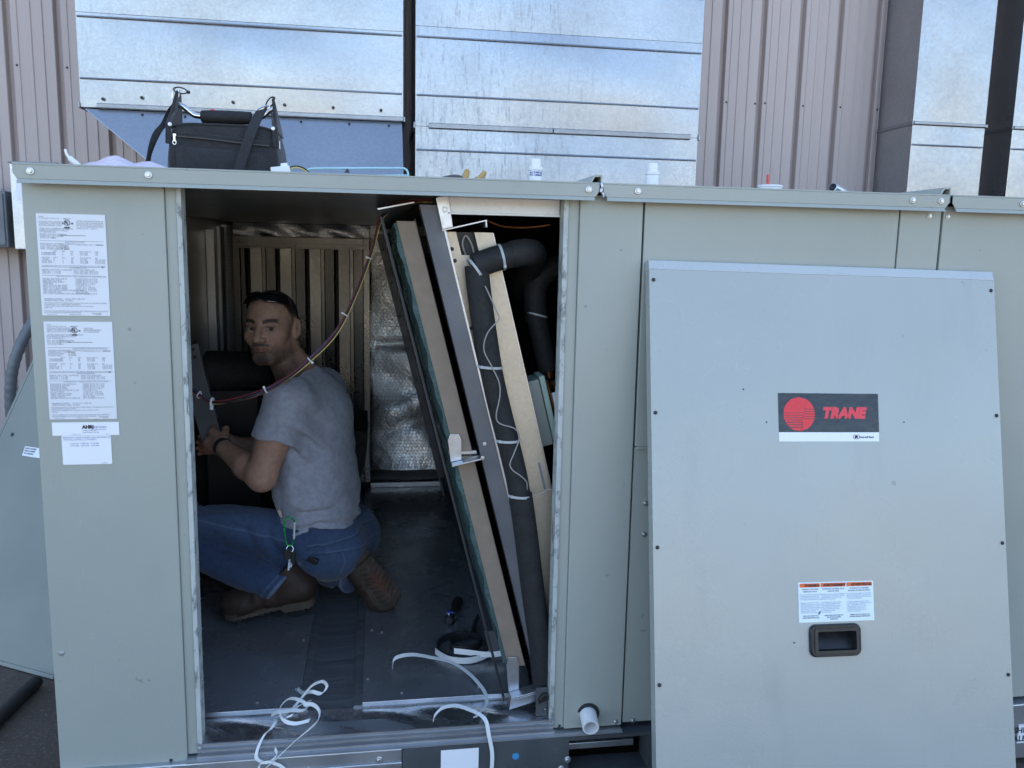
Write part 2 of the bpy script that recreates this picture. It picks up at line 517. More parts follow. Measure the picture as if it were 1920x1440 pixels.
def obj(name, mb, mat, parent=None, bevel=0.0, smooth=False, seg=2, base=None):
    """one mesh object. Coordinates are world ones; the origin of a top-level object goes to its base"""
    if parent is not None:
        org = ORG[parent.name]
    else:
        a = np.array(mb.v)
        org = Vector(base) if base else Vector(((a[:, 0].min() + a[:, 0].max()) / 2, (a[:, 1].min() + a[:, 1].max()) / 2, a[:, 2].min()))
    mb.v = [(x - org.x, y - org.y, z - org.z) for x, y, z in mb.v]
    me = mesh_of(name, mb, smooth)
    o = bpy.data.objects.new(name, me)
    COL.objects.link(o)
    me.materials.append(M[mat] if isinstance(mat, str) else mat)
    if parent is not None:
        o.parent = parent
    else:
        o.location = org
    ORG[o.name] = org
    if bevel:
        b = o.modifiers.new('edge', 'BEVEL')
        b.width = bevel
        b.segments = seg
        b.limit_method = 'ANGLE'
        b.angle_limit = R(35)
    return o

def inst(name, me, loc, parent=None, rot=(0, 0, 0), mat=None, scale=1.0):
    """an object sharing mesh data, placed at a world point"""
    o = bpy.data.objects.new(name, me)
    COL.objects.link(o)
    o.rotation_euler = rot
    o.scale = (scale,) * 3
    if parent is not None:
        o.parent = parent
        o.location = Vector(loc) - ORG[parent.name]
    else:
        o.location = loc
    return o

def screw_mesh(name, mat, r=.0042, wr=.0068, h=.0045):
    mb = MB()
    mb.lathe([(wr * .8, 0), (wr, -.0006), (wr, -.0014), (wr * .85, -.0018)], (0, 0, 0), 'Y', 14)
    mb.lathe([(r, -.0018), (r, -h + .0005), (r * .8, -h)], (0, 0, 0), 'Y', 6)
    me = mesh_of(name, mb)
    me.materials.append(M[mat])
    return me
SCREW = screw_mesh('hex_screw', 'screw')
SCREW_D = screw_mesh('dark_hex_screw', 'screw_dark', .003, .0048, .0035)
HOLE = MB().lathe([(.0038, 0), (.0038, -.0012), (.0030, -.0014)], (0, 0, 0), 'Y', 10)
HOLE = mesh_of('punched_hole', HOLE)
HOLE.materials.append(M['screw_dark'])

def text_raw(body, size, align='LEFT', shear=0.0, bold=0.0, spacing=1.0, line=1.0):
    cu = bpy.data.curves.new('txt', 'FONT')
    cu.body = body
    cu.size = size
    cu.align_x = align
    cu.shear = shear
    cu.offset = bold
    cu.space_character = spacing
    cu.space_line = line
    cu.resolution_u = 2
    ob = bpy.data.objects.new('txt', cu)
    me = bpy.data.meshes.new_from_object(ob)
    vs = [tuple(v.co) for v in me.vertices]
    fs = [tuple(p.vertices) for p in me.polygons]
    bpy.data.objects.remove(ob)
    bpy.data.curves.remove(cu)
    bpy.data.meshes.remove(me)
    return vs, fs

def lettering(items, y, mat, parent, name='lettering'):
    """several lines of print as one flat mesh; items: (text, x, z, size, opts)"""
    mb = MB()
    for it in items:
        body, x, z, size = it[:4]
        op = it[4] if len(it) > 4 else {}
        sx = op.pop('sx', 1.0)
        mx = op.pop('maxx', None)
        vs, fs = text_raw(body, size, **op)
        if mx and vs:
            wmax = max(a for a, b, c in vs) * sx
            if x + wmax > mx:
                sx *= (mx - x) / wmax
        mb.add([(x + a * sx, y, z + b) for a, b, c in vs], fs)
    org = ORG[parent.name]
    me = bpy.data.meshes.new(name)
    me.from_pydata([(a - org.x, b - org.y, c - org.z) for a, b, c in mb.v], [], mb.f)
    me.update()
    me.materials.append(M[mat])
    o = bpy.data.objects.new(name, me)
    COL.objects.link(o)
    o.parent = parent
    ORG[o.name] = org
    return o

# ================================================================== SETTING
g = obj('ground', MB().grid(lambda u, v: (-400 + 800 * u, -400 + 800 * v, 0), 8, 8), 'ground')
g['kind'] = 'structure'

# ------------------------------------------------------------------ metal building behind
WY = 3.2                                 # face of the building wall
pv = obj('added_bounce_slab', MB().box(-60, 60, -13.6, -4.6, -.05, .012), pbr('bounce_slab_concrete', (.46, .40, .32), .9, 0, .12, 1.5, bump=.002, bscale=40))  # unseen slab added behind the camera to bounce warm light
pv['kind'] = 'structure'
hl0 = obj('added_bounce_bank', MB().grid(lambda u, v: (-90 + 180 * u, -13 - 60 * v, -.3 + 7.5 * (1 - math.exp(-3.2 * v)) * (1 + .16 * math.sin(9 * u + 2) + .08 * math.sin(23 * u))), 60, 24), 'bounce_bank', smooth=True)  # unseen bank added behind the camera for warm bounce and reflections
hl0['kind'] = 'structure'
bld = thing('metal_building', 'tan ribbed sheet metal building wall behind the air conditioning unit', 'building', (1.4, WY, 0))
obj('wall_core', MB().box(-14, 18, WY + .06, WY + 14, 0, 8.6), 'void', bld)
obj('roof', MB().box(-14.2, 18.2, WY - .12, WY + 14.2, 8.62, 8.9), 'roofing', bld)
PW = .254
def rib_profile():
    """one 254 mm module of the sheet: deep narrow flute and three low stiffeners, (x, y) facing -Y"""
    return [(0, 0), (.003, .004), (.0055, .042), (.036, .042), (.0385, .004), (.0415, 0), (.066, 0), (.069, -.004), (.073, -.004), (.076, 0), (.118, 0), (.123, -.005), (.140, -.005), (.145, 0),
            (.186, 0), (.190, -.006), (.200, -.006), (.204, 0), (.2536, 0)]
pr = rib_profile()
n = len(pr)
vs = [(x, y, z) for z in (0.0, 8.6) for x, y in pr] + [(pr[-1][0], .05, 0), (pr[-1][0], .05, 8.6), (0, .05, 0), (0, .05, 8.6)]
wall_me = mesh_of('wall_panel', MB().add(vs, [(i, i + 1, i + 1 + n, i + n) for i in range(n - 1)] + [(n - 1, 2 * n, 2 * n + 1, 2 * n - 1), (2 * n + 2, 0, n, 2 * n + 3), (2 * n, 2 * n + 2, 2 * n + 3, 2 * n + 1)]))
wall_me.materials.append(M['wall'])
for k in range(-12, 30):
    x0 = -1.245 + PW * k
    inst('wall_panel', wall_me, (x0, WY, 0), bld)
    if -1.4 < x0 < 3.9:
        for dx in ((.058, .246) if k == 16 else (.058,)):
            inst('screw', SCREW_D, (x0 + dx, WY, 2.352 + .004 * math.sin(k * 3.0)), bld, scale=1.3)
for x0, x1 in ((-14, -1.245 - 12 * PW - .002), (-1.245 + 30 * PW + .002, 18)):
    obj('plain_wall_sheet', MB().box(x0, x1, WY, WY + .05, 0, 8.6), 'wall', bld)

# ================================================================== THE PACKAGED UNIT
unit = thing('packaged_air_conditioner', 'long grey-green packaged air conditioning unit with its service opening uncovered', 'air conditioner', (2.2, 1.1, 0))
ZR = 1.556

def roof_cap(x0, x1):
    mb = MB()
    c = .014
    # top sheet, front skirt with clipped lower corners and the kicked-out drip lip
    mb.box(x0, x1, -.030, 2.30, ZR - .004, ZR)
    mb.prism([(x0, ZR - .004), (x0, 1.536), (x0 + c * .6, 1.5235), (x1 - c * .6, 1.5235), (x1, 1.536), (x1, ZR - .004)], -.030, -.027)
    mb.prism_x([(-.030, 1.5235), (-.036, 1.5150), (-.034, 1.5142), (-.027, 1.5235)], x0 + c * .6, x1 - c * .8)
    mb.box(x0, x1, 2.297, 2.30, 1.515, ZR - .004)
    return obj('roof_cap', mb, 'paint', unit, .0012)
r1 = roof_cap(-.004, 1.2365)
r2 = roof_cap(1.2455, 2.1195)
r3 = roof_cap(2.1285, 4.6)
for cap, xs in ((r1, (.031, .261, 1.211)), (r2, (1.327, 2.020, 2.096)), (r3, (2.32, 2.9))):
    for x in xs:
        inst('screw', SCREW, (x, -.0305, 1.5395), cap, scale=1.15)
# folded joint covers between the roof sections, running front to back
for x in (1.2405, 2.1240):
    mb = MB()
    mb.prism([(x - .024, ZR + .001), (x - .016, ZR + .017), (x + .004, ZR + .019), (x + .005, ZR - .020), (x + .001, ZR - .020), (x + .001, ZR + .014), (x - .013, ZR + .013), (x - .020, ZR + .001)], -.020, 2.28)
    obj('roof_joint_cover', mb, 'paint', unit)
mb = MB()
for k in range(9):
    t = k / 8
    mb.add([], [])
pts = smooth_path([(1.2405, -.030, 1.556), (1.2425, -.031, 1.545), (1.2400, -.032, 1.538), (1.2445, -.031, 1.530), (1.2480, -.031, 1.524)], 4)
obj('sealant_bead', MB().tube(pts, [.0025 + .0015 * abs(math.sin(i * 1.9)) for i in range(len(pts))], 7), 'galv', unit, smooth=True)

# front skins ------------------------------------------------------------
ZB, ZT = .195, 1.530
col = obj('corner_panel', MB().box(0, .283, 0, .035, .06, ZT), 'paint', unit, .002)
inst('hole', HOLE, (.246, -.0003, .187), col)
inst('screw', SCREW, (.020, -.0005, .47), col, scale=.8)
obj('door_jamb', MB().box(.2835, .3060, .007, .04, ZB, ZT), 'paint', unit, .001)
obj('gasket_edge', MB().box(.3065, .3172, .003, .045, ZB + .002, ZT), 'paint_edge', unit, .001)
obj('gasket_edge', MB().box(1.1620, 1.1735, .003, .045, ZB + .002, ZT), 'paint_edge', unit, .001)
obj('door_jamb', MB().box(1.1740, 1.1995, .008, .04, ZB, ZT), 'paint', unit, .001)
post = obj('post_panel', MB().box(1.2000, 1.3515, 0, .035, ZB, ZT), 'paint', unit, .002)
sp1 = obj('side_panel', MB().box(1.3565, 2.0085, .001, .03, .9305, ZT), 'paint', unit, .0015)
sp2 = obj('side_panel', MB().box(1.3565, 2.0085, .004, .03, ZB + .004, .9275), 'paint', unit, .0015)
obj('panel_lip', MB().box(1.3600, 2.0050, -.006, .004, .9250, .9305), 'paint', sp2, .001)
for z in (.784, .704):
    inst('screw', SCREW, (1.391, .0035, z), sp2)
np_ = obj('narrow_panel', MB().box(2.0125, 2.1225, .0, .035, ZB, ZT), 'paint', unit, .0015)
inst('screw', SCREW, (2.090, -.0005, 1.505), np_)
fp = obj('far_panel', MB().box(2.1285, 4.58, -.0005, .035, ZB, ZT), 'paint', unit, .002)
inst('screw', SCREW, (2.140, -.001, 1.505), fp, scale=.9)
for x in (1.3360, 1.382):
    inst('screw', SCREW, (x, -.0005, .205), post if x < 1.35 else sp2, scale=.9)
inst('hole', HOLE, (1.19, .0075, .2), post)

# shell -------------------------------------------------------------------
obj('end_wall', MB().box(0, .018, .0355, 2.27, .06, ZT), 'paint', unit)
obj('rear_wall', MB().box(.0185, 4.58, 2.245, 2.27, .06, ZT), 'paint', unit)
obj('far_end_wall', MB().box(4.56, 4.58, .0355, 2.244, .06, ZT), 'paint', unit)
obj('inner_partition', MB().box(2.02, 2.035, .036, 2.244, .2, ZT - .001), 'void', unit)
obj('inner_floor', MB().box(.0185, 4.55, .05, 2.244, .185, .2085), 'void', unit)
# interior linings
obj('end_liner', MB().box(.0186, .024, .05, 2.20, .236, 1.5195), 'galv_dark', unit)
obj('roof_liner', MB().grid(lambda u, v: (.02 + 1.99 * u, .004 + 2.235 * v, 1.5195 - .020 * (math.sin(math.pi * v) ** 2) * (.45 + .55 * math.sin(3.1 * u + .6) ** 2) - .006 * max(0, v - .86) / .14 * (.6 + .4 * math.sin(9 * u))), 40, 40), 'galv_dark', unit, smooth=True)
obj('rear_liner', MB().box(.0245, 2.015, 2.215, 2.2445, .21, 1.518), 'void', unit)

# base --------------------------------------------------------------------
obj('door_sill', MB().prism_x([(.060, .2222), (.0, .2222), (.0, .2165), (.008, .2165), (.008, .2090), (-.004, .2090), (-.004, .2040), (.006, .2040), (.006, .1970), (-.010, .1970), (-.010, .1905), (.060, .1905)], .3065, 1.1735), 'rail', unit)
obj('sill_flange', MB().prism_x([(-.0105, .1900), (-.0180, .1880), (-.0180, .1840), (.03, .1840), (.03, .1900)], .284, 1.35), 'rail', unit)
lr = obj('base_rail', MB().box(.0, .7905, -.016, .05, .02, .1835), 'rail', unit, .003)
obj('rail_rib', MB().box(.0, .7900, -.021, -.0162, .140, .150), 'rail', lr, .002)
dr = MB()
dr.box(.791, 1.210, -.020, .05, .02, .1835)
dr.box(1.420, 2.128, -.020, .05, .02, .1835)
dr.box(1.2101, 1.4199, -.020, .05, .1735, .1834)
dr.box(1.2101, 1.4199, -.020, .05, .02, .084)
dro = obj('base_rail', dr, 'rail_dark', unit)
obj('fork_pocket', MB().box(1.2101, 1.4199, .10, .11, .084, .1735), 'void', dro)
obj('fork_pocket_lip', MB().box(1.214, 1.40, .04, .052, .110, .128), 'rail', dro, .002)
fr = obj('base_rail', MB().box(2.129, 4.58, -.020, .05, .02, .1835), 'rail', unit, .003)
for x, z, p in ((.246, .17, lr), (.734, .158, lr), (.43, .125, lr)):
    inst('screw', SCREW, (x, -.0162, z), p, scale=1.3)
for x, z in ((1.191, .099), (1.207, .123), (1.065, .06)):
    inst('screw', SCREW, (x, -.0202, z), dro, scale=1.3)
for x, y in ((.06, .2), (2.3, .2), (4.4, .2), (.06, 2.05), (2.3, 2.05), (4.4, 2.05)):
    obj('skid', MB().box(x - .05, x + .05, y - .12, y + .12, .0, .184), 'void', unit)
bl = obj('blank_label', MB().box(.885, .979, -.0212, -.0203, .112, .1735), 'label_bright', dro)
obj('dot_sticker', MB().lathe([(.0088, 0), (.0088, -.0008)], (1.073, -.0204, .143), 'Y', 20), 'dot_blue', dro)
# drain stub with rubber grommet
d = Vector((-.10, -1, -.16)).normalized()
gr = obj('drain_grommet', MB().lathe([(.022, .0), (.0285, -.001), (.030, .004), (.0285, .009), (.0225, .010)], (1.262, -.001, .232), -d, 28), 'black_rubber', unit, smooth=True)
obj('drain_stub', MB().lathe([(.0215, -.02), (.0215, .048), (.0205, .0505), (.0170, .0505), (.0165, .048), (.0165, .004), (.0135, .003), (.0135, -.02)], (1.262, -.001, .232), d, 28, cap=False), 'white_pvc', unit, smooth=True)
# lettered plate low on the far section
fl = obj('shipping_label', MB().box(2.494, 2.70, -.0222, -.0203, .068, .123), 'label_bright', fr)
lettering([('SHIPPING', 2.4795, .099, .0235, dict(bold=.0006))], -.0227, 'ink_dark', fl)
lettering([('ALEJESE', 2.481, .074, .0235, dict(bold=.0006))], -.0227, 'ink_dark', fl)

# data labels on the corner panel -------------------------------------------
def plate(x0, x1, z0, z1, mat, parent, name, th=.0012, r=0.0, skew=0.0):
    if r:
        pts = []
        for cx, cz, a0 in ((x1 - r, z1 - r, 0), (x0 + r, z1 - r, 90), (x0 + r, z0 + r, 180), (x1 - r, z0 + r, 270)):
            pts += [(cx + r * math.cos(R(a0 + 22.5 * k)), cz + r * math.sin(R(a0 + 22.5 * k))) for k in range(5)]
    else:
        pts = [(x1, z1), (x0, z1), (x0, z0), (x1, z0)]
    pts = [(a + skew * (b - z0), b) for a, b in pts]
    return obj(name, MB().prism(pts[::-1], -th - .0004, -.0004), mat, parent)

def data_plate(x0, x1, z0, z1, fr=False):
    p = plate(x0, x1, z0, z1, 'label', col, 'data_label')
    W, H = x1 - x0, z1 - z0
    sx, sz = W / .137, H / .214
    def X(a): return x0 + a * sx
    def Z(b): return z1 - b * sz
    S = .0046
    T = []
    def line(t, a, b, s=S, **o): T.append((t, X(a), Z(b), s, dict(o, maxx=x1 - .004)))
    if not fr:
        head = [('TRANE', .005, .0075, .003), ('CLARKSVILLE TN 37040, USA', .005, .011, .0032),
                ('FORCED AIR FURNACE WITH', .005, .0185, S), ('COOLING UNIT FOR OUTDOOR', .005, .0222, S), ('INSTALLATION ONLY', .005, .026, S),
                ('THIS UNIT COMPLIES WITH THE', .005, .0325, S), ('ENERGY EFFICIENCY REQTS', .005, .036, S), ('OF ASHRAE 90.1', .005, .0395, S),
                ('MODEL NO.', .005, .0445, S), ('SERIAL NO.', .005, .0480, S), ('DATE OF MFG', .005, .0518, S)]
        right = ['LISTED COOLING PORTION OF', 'HEATING AND COOLING EQUIP.', 'HEATING PORTION CLASSIFIED BY', 'UL IN ACCORDANCE WITH', 'ANSI Z21.47 - CSA 2.3']
        t3 = ['ELECTRICAL RATING', 'CONTROL CIRCUIT VOLTS', 'MIN. CIRCUIT AMPACITY', 'MAX. OVERCURRENT PROT.']
        t4 = ('RATED HEATING INPUT,HEATING OUTPUT,MIN HEATING INPUT,TEMP RISE,MAX OUTLET AIR TEMP,MAX EXT STATIC PRESS,MAX GAS SUPPLY PRESS,MIN GAS SUPPLY PRESS FOR INPUT ADJ,GAS ORIFICE SIZE,FACTORY EQUIPPED FOR USE AT ALTITUDES').split(',')
        foot = ['FOR INSTALLATION ON COMBUSTIBLE FLOORING OR CLASS A,B,C ROOFING MATERIAL', 'CLEARANCES TO COMBUSTIBLE MATERIAL', '1 VERT. VENT, SIDE 9 IN, REAR, BOTTOM 0 IN, 36 IN FRONT', 'AND TOP', '',
                'THIS UNIT SHOULD BE INSTALLED AND REGULARLY MAINTAINED IN ACCORDANCE', 'WITH THE SERVICE LITERATURE PROVIDED.']
        titles = ('ELECTRICAL DATA', 'COOLING DATA', 'HEATING DATA - UNIT EQUIPPED FOR NATURAL GAS')
    else:
        head = [('TRANE', .005, .0075, .003), ('CLARKSVILLE TN 37040, USA', .005, .011, .0032),
                ('CIRCULATION FORCEE AVEC', .005, .0155, S), ('UNITE DE REFROIDISSEMENT', .005, .0192, S), ('INSTALLATION A L EXTERIEUR', .005, .0229, S),
                ('CETTE UNITE EST CONFORME AUX', .005, .0300, S), ('EXIGENCES D EFFICACITE', .005, .0337, S), ('DE L ASHRAE 90.1', .005, .0374, S),
                ('NO. DE MODELE', .005, .0425, S), ('NO. DE SERIE', .005, .0462, S), ('DATE DE FAB.', .005, .0500, S)]
        right = ['UNITE DE', 'REFROIDISSEMENT', 'ET CHAUFFAGE']
        t3 = ['TENSION NOMINALE', 'TENSION DE COMMANDE', 'INTENSITE MIN.', 'FUSIBLE MAX.']
        t4 = ('PUISSANCE CALORIFIQUE,PUISSANCE SORTIE,PUISSANCE MIN.,HAUSSE DE TEMP,TEMP MAX DE SORTIE D AIR,P.S. EXT MAX,PRESS. MAX DU GAZ,PRESS. MIN DU GAZ,DIAM. ORIFICE,EQUIPE POUR ALTITUDES DE').split(',')
        foot = ['POUR INSTALLATION SUR PLANCHER COMBUSTIBLE ET MATERIAUX CLASSE A,B OU C', 'DEGAGEMENTS DE SECURITE', 'COTE 9 PO, ARRIERE 0 PO, DESSOUS 0 PO, AVANT 36 PO', 'DESSUS', '',
                'CETTE UNITE DOIT ETRE INSTALLEE ET ENTRETENUE REGULIEREMENT', 'CONFORMEMENT A LA DOCUMENTATION FOURNIE.']
        titles = ('CARACTERISTIQUES ELECTRIQUES', 'REFROIDISSEMENT', 'CHAUFFAGE - EQUIPE POUR GAZ NATUREL')
    for t, a, b, s in head:
        line(t, a, b, s)
    for i, t in enumerate(right):
        line(t, .079, .0158 + .0038 * i, S * .95)
    yd = -.002 if fr else 0
    line('YHC120E3RHA', .029, .0445 + yd); line('161210098L', .029, .0480 + yd); line('3/16', .029, .0518 + yd)
    line(titles[0], .054, .0600)
    for i, t in enumerate(t3):
        line(t, .005, .0640 + .0036 * i)
        line(('VOLTS/PH/HZ', '24 VAC', '52 AMPS', '70 AMPS')[i], .045, .0640 + .0036 * i)
    line('OPERATING VOLT. RANGE', .074, .0650); line('187-253', .116, .0650)
    for i, r in enumerate((('', 'QTY', 'PH', 'HZ', 'RLA VOLTS', 'LRA'), ('COMPRESSOR', '1', '3', '60', '22.4 208', '149'), ('COMPRESSOR', '1', '3', '60', '15.9 208', '110'), ('', '', '', '', '', ''),
                           ('MOTOR', 'QTY', 'PH', 'HZ', 'FLA VOLTS', 'HP'), ('COND', '2', '1', '60', '2.6 208', '.75/.56 KW'), ('EVAP STD', '1', '3', '60', '10.6 208', '3.0/2.2 KW'), ('EVAP OPT', '1', '3', '60', '15.0 208', '5.0/3.7 KW'))):
        for j, t in enumerate(r):
            if t:
                line(t, (.006, .029, .047, .064, .082, .112)[j], .0795 + .0034 * i)
    line('SUITABLE FOR USE WITH HACR TYPE CIRCUIT BREAKER OR FUSE AS INSTALLED', .006, .1100, S * .9)
    line(titles[1], .060, .1140)
    for i, t in enumerate(('REFRIG. FACTORY CHARGED', 'CIRCUIT 1  7.4 LBS', 'CIRCUIT 2  3.9 LBS')):
        line(t, .005, .1185 + .0036 * i); line(('MAX TEST PRESSURE', 'HIGH 449 PSIG 3096 KPA', 'LOW 238 PSIG 1641 KPA')[i], .068, .1185 + .0036 * i)
    line(titles[2], .033, .1320)
    vals = ('150000 BTUH 43.9 KW,120000 BTUH 35.1 KW,100000 BTUH 29.3 KW,20-50 DEG F 11-28 C,175 DEG F 79 C,1.0 IN. W.C. 249 PA,14 IN. W.C. 3.48 KPA,4.5 IN. W.C. 1.12 KPA,NO. 32 DMS,UP TO 2000 FT 610 M').split(',')
    for i, t in enumerate(t4):
        line(t, .005, .1375 + .00345 * i); line(vals[i], .070, .1375 + .00345 * i)
    line('MANIFOLD PRESS', .006, .1800); line('3.3 IN. W.C. 822 PA', .048, .1800); line('ORIFICE DRILL SIZE', .006, .1835); line('32 DMS', .048, .1835)
    for i, t in enumerate(foot):
        line(t, .005, .1885 + .0034 * i, S * .82)
    line('X39001234-01A', .010, .2125, .003); line('PRINTED IN U.S.A.', .055, .2125, .003); line('X390123', .108, .2125, .003)
    T.append(('Intertek', X(.100), Z(.2105), .0060, dict(shear=.3)))
    lettering(T, -.0019, 'ink_soft', p)
    # certification mark: ring with two letters, and the printed rules
    mk = MB()
    cx, cz, rr = X(.0605), Z(.0185), .0064
    for q in range(28):
        a, b = 2 * math.pi * q / 28, 2 * math.pi * (q + 1) / 28
        mk.add([(cx + rr * math.cos(a), -.0019, cz + rr * math.sin(a)), (cx + rr * math.cos(b), -.0019, cz + rr * math.sin(b)),
                (cx + (rr - .0012) * math.cos(b), -.0019, cz + (rr - .0012) * math.sin(b)), (cx + (rr - .0012) * math.cos(a), -.0019, cz + (rr - .0012) * math.sin(a))], [(0, 1, 2, 3)])
    for b in (.0560, .1108, .1288):
        mk.add([(X(.004), -.0019, Z(b)), (X(.130), -.0019, Z(b)), (X(.130), -.0019, Z(b) - .0005), (X(.004), -.0019, Z(b) - .0005)], [(0, 1, 2, 3)])
    mk.add([(X(.046), -.0019, Z(.0440)), (X(.096), -.0019, Z(.0440)), (X(.096), -.0019, Z(.0440) - .0010), (X(.046), -.0019, Z(.0440) - .0010)], [(0, 1, 2, 3)])
    mk.add([(X(.125), -.0019, Z(.1085)), (X(.1285), -.0019, Z(.1085)), (X(.1285), -.0019, Z(.1085) - .0026), (X(.125), -.0019, Z(.1085) - .0026)], [(0, 1, 2, 3)])
    obj('printed_rules', mk, 'ink', p)
    lettering([('U', cx - .0040, cz - .0008, .0062, dict(bold=.0005)), ('L', cx - .0006, cz - .0036, .0062, dict(bold=.0005)), ('LISTED', cx - .0056, cz - .0112, .0037, dict(bold=.0004)),
               ('ANSI Z21.47', cx - .0072, cz + .0074, .0026, dict(bold=.0001)), ('C', cx - .0098, cz - .0022, .0036, dict(bold=.0003)), ('US', cx + .0080, cz - .0022, .0036, dict(bold=.0003)), ('118R', cx - .003, cz - .0142, .0028)], -.0019, 'ink_dark', p)
    return p
data_plate(.0255, .1625, 1.2405, 1.4555)
data_plate(.0270, .1655, 1.0135, 1.2275, True)
p = plate(.0305, .1685, .9770, 1.0065, 'label_bright', col, 'certification_label')
lettering([('AHRI', .0925, .9925, .0105, dict(bold=.0007)), ], -.0019, 'ink_dark', p)
lettering([('CERTIFIED', .1125, .9930, .0066), ('Unitary Large AC', .0925, .9868, .0042), ('AHRI Standard 340/360', .0925, .9825, .0036), ('www.ahridirectory.org', .110, .9895, .0034)], -.0019, 'ink_blue', p)
lettering([('X39003021-01A', .070, .9785, .0028), ('REV A', .140, .9785, .0028)], -.0019, 'ink_soft', p)
p = plate(.0485, .1505, .9115, .9765, 'label_bright', col, 'patent_label', r=.003)
lettering([('MANUFACTURED UNDER ONE OR MORE OF', .0520, .9708, .0048), ('THE FOLLOWING U.S. PATENTS', .0520, .9660, .0048), ('5,534,320   7,080,145   7,735,689', .066, .9575, .0044), ('5,772,380   6,073,370   7,076,480', .066, .9525, .0044), ('X39003044', .128, .9132, .0026)], -.0019, 'ink_blue', p)

# ------------------------------------------------------------------ interior of the unit
obj('foil_strip', MB().grid(lambda u, v: (.3066 + .862 * u, .004 + .116 * v, .2226 + .004 * math.sin(9 * u + 3 * v) * math.sin(math.pi * v) + .0035 * math.sin(31 * u + 7 * v) * math.sin(math.pi * v)), 70, 10), 'foil_floor', unit, smooth=True)
pl = MB().box(.025, .530, .118, 2.19, .2090, .236)
fpl = obj('floor_plate', pl, 'floor', unit, .002)
obj('floor_plate_edge', MB().box(.18, .530, .113, .1175, .2260, .2375), 'galv', fpl, .001)
pr_ = MB().box(.692, 1.35, .118, 2.19, .2090, .236)
fpr = obj('floor_plate', pr_, 'floor', unit, .002)
obj('floor_plate_edge', MB().box(.692, 1.085, .113, .1175, .2270, .2395), 'galv', fpr, .001)
obj('floor_channel', MB().prism([(.5305, .2090), (.6915, .2090), (.6915, .2290), (.672, .2290), (.664, .2180), (.558, .2180), (.550, .2290), (.5305, .2290)], .1180, 2.19), 'channel', unit)
random.seed(4)
def flat_screw(x, y, z, p):
    o = inst('screw', SCREW, (x, y, z), p, rot=(R(-90), 0, 0), scale=.8)
for x, y in ((.425, .15), (.517, .21), (.513, .50), (.50, .86)):
    flat_screw(x, y, .2362, fpl)
for x, y in ((.705, .24), (.795, .155), (1.0, .16), (.715, .545), (.745, .525), (.78, 1.6), (.99, 1.65), (.80, 1.35), (.70, 1.2)):
    flat_screw(x, y, .2362, fpr)
# foil-faced rear wall: strips round the frame, and the slack pillow right of it
def foil(name, x0, x1, z0, z1, fn, nu=24, nv=50, y=2.20):
    obj(name, MB().grid(lambda u, v: (x0 + (x1 - x0) * u, y + fn(u, v), z0 + (z1 - z0) * v), nu, nv), 'foil', unit, smooth=True)
foil('foil_facing', .0245, .075, .236, 1.5, lambda u, v: -.034 * (1 - u) - .006 * math.sin(math.pi * u) * (1 + .4 * math.sin(14 * v)), 10, 60)
foil('foil_facing', .0755, .70, 1.45, 1.512, lambda u, v: -.004 - .006 * (1 - v) - .006 * math.sin(math.pi * v) * (1 + .5 * math.sin(11 * u)) - .003 * math.sin(23 * u + 5 * v), 50, 10)
def pillow(u, v):
    s = math.sin(math.pi * min(1, max(0, u))) ** .6 * math.sin(math.pi * min(1, max(0, v * .98 + .01))) ** .35
    hh = 1.25 * (1 - v)
    f = .022 * s + (.05 * hh + .065 * hh * hh) * min(1, v / .07) ** .7 * (.80 + .20 * math.sin(math.pi * u))
    f += .010 * s * math.sin(9 * v + 4 * u) + .007 * s * math.sin(27 * v + 9 * u * u)
    f += .016 * s * math.exp(-((v - .28 - .10 * u) / .045) ** 2) - .012 * s * math.exp(-((v - .20 - .12 * u) / .03) ** 2)
    f -= .014 * s * math.exp(-((v - .55) / .02) ** 2)
    return -f
foil('foil_facing', .7005, 1.16, .262, 1.515, pillow, 60, 140)
# relief damper: frame and folded vertical blades
dm = obj('damper_frame', MB().box(.075, .105, 2.165, 2.199, .262, 1.4490).box(.672, .700, 2.165, 2.199, .262, 1.4490).box(.1055, .6715, 2.165, 2.199, 1.3960, 1.4490).box(.1055, .6715, 2.165, 2.199, .262, .300), 'louver', unit, .001)
obj('damper_head_trim', MB().box(.090, .685, 2.155, 2.1645, 1.4080, 1.4200).box(.100, .676, 2.156, 2.1645, 1.3960, 1.4020), 'louver', dm, .001)
x = .1060
for k, wd in enumerate((.036, .128, .128, .128, .128, .0)):
    if not wd:
        break
    x1 = x + wd
    q = wd
    poly = [(x, 2.196), (x + .004, 2.172), (x + q * .42, 2.176), (x + q * .45, 2.168), (x + q * .56, 2.168), (x + q * .59, 2.176), (x1 - .012, 2.172), (x1 - .006, 2.180), (x1 - .004, 2.196)]
    mb = MB().prism_z(poly, .3005, 1.3955)
    b = obj('damper_blade', mb, 'louver', unit)
    obj('blade_gap', MB().box(x1 - .0035, x1 + .0060, 2.190, 2.1965, .3005, 1.3955), 'void', b)
    x = x1 + .0065
obj('rear_floor_trim', MB().box(.70, 1.16, 2.150, 2.199, .2365, .2615), 'galv_dark', unit, .002)
# corner post and inner channel at the left rear
obj('corner_post', MB().box(.0245, .040, 2.06, 2.19, .2365, 1.49), 'galv', unit, .002)
obj('inner_channel', MB().box(.0245, .060, 1.80, 1.84, .2365, 1.47).box(.0245, .030, 1.8405, 1.90, .2365, 1.47), 'galv', unit, .002)
# white head channel over the coil
obj('head_channel', MB().box(.895, 1.1615, .046, .10, 1.4830, 1.5190).box(.895, 1.1615, .040, .046, 1.4790, 1.4845), M['white_pvc'], unit, .0015)

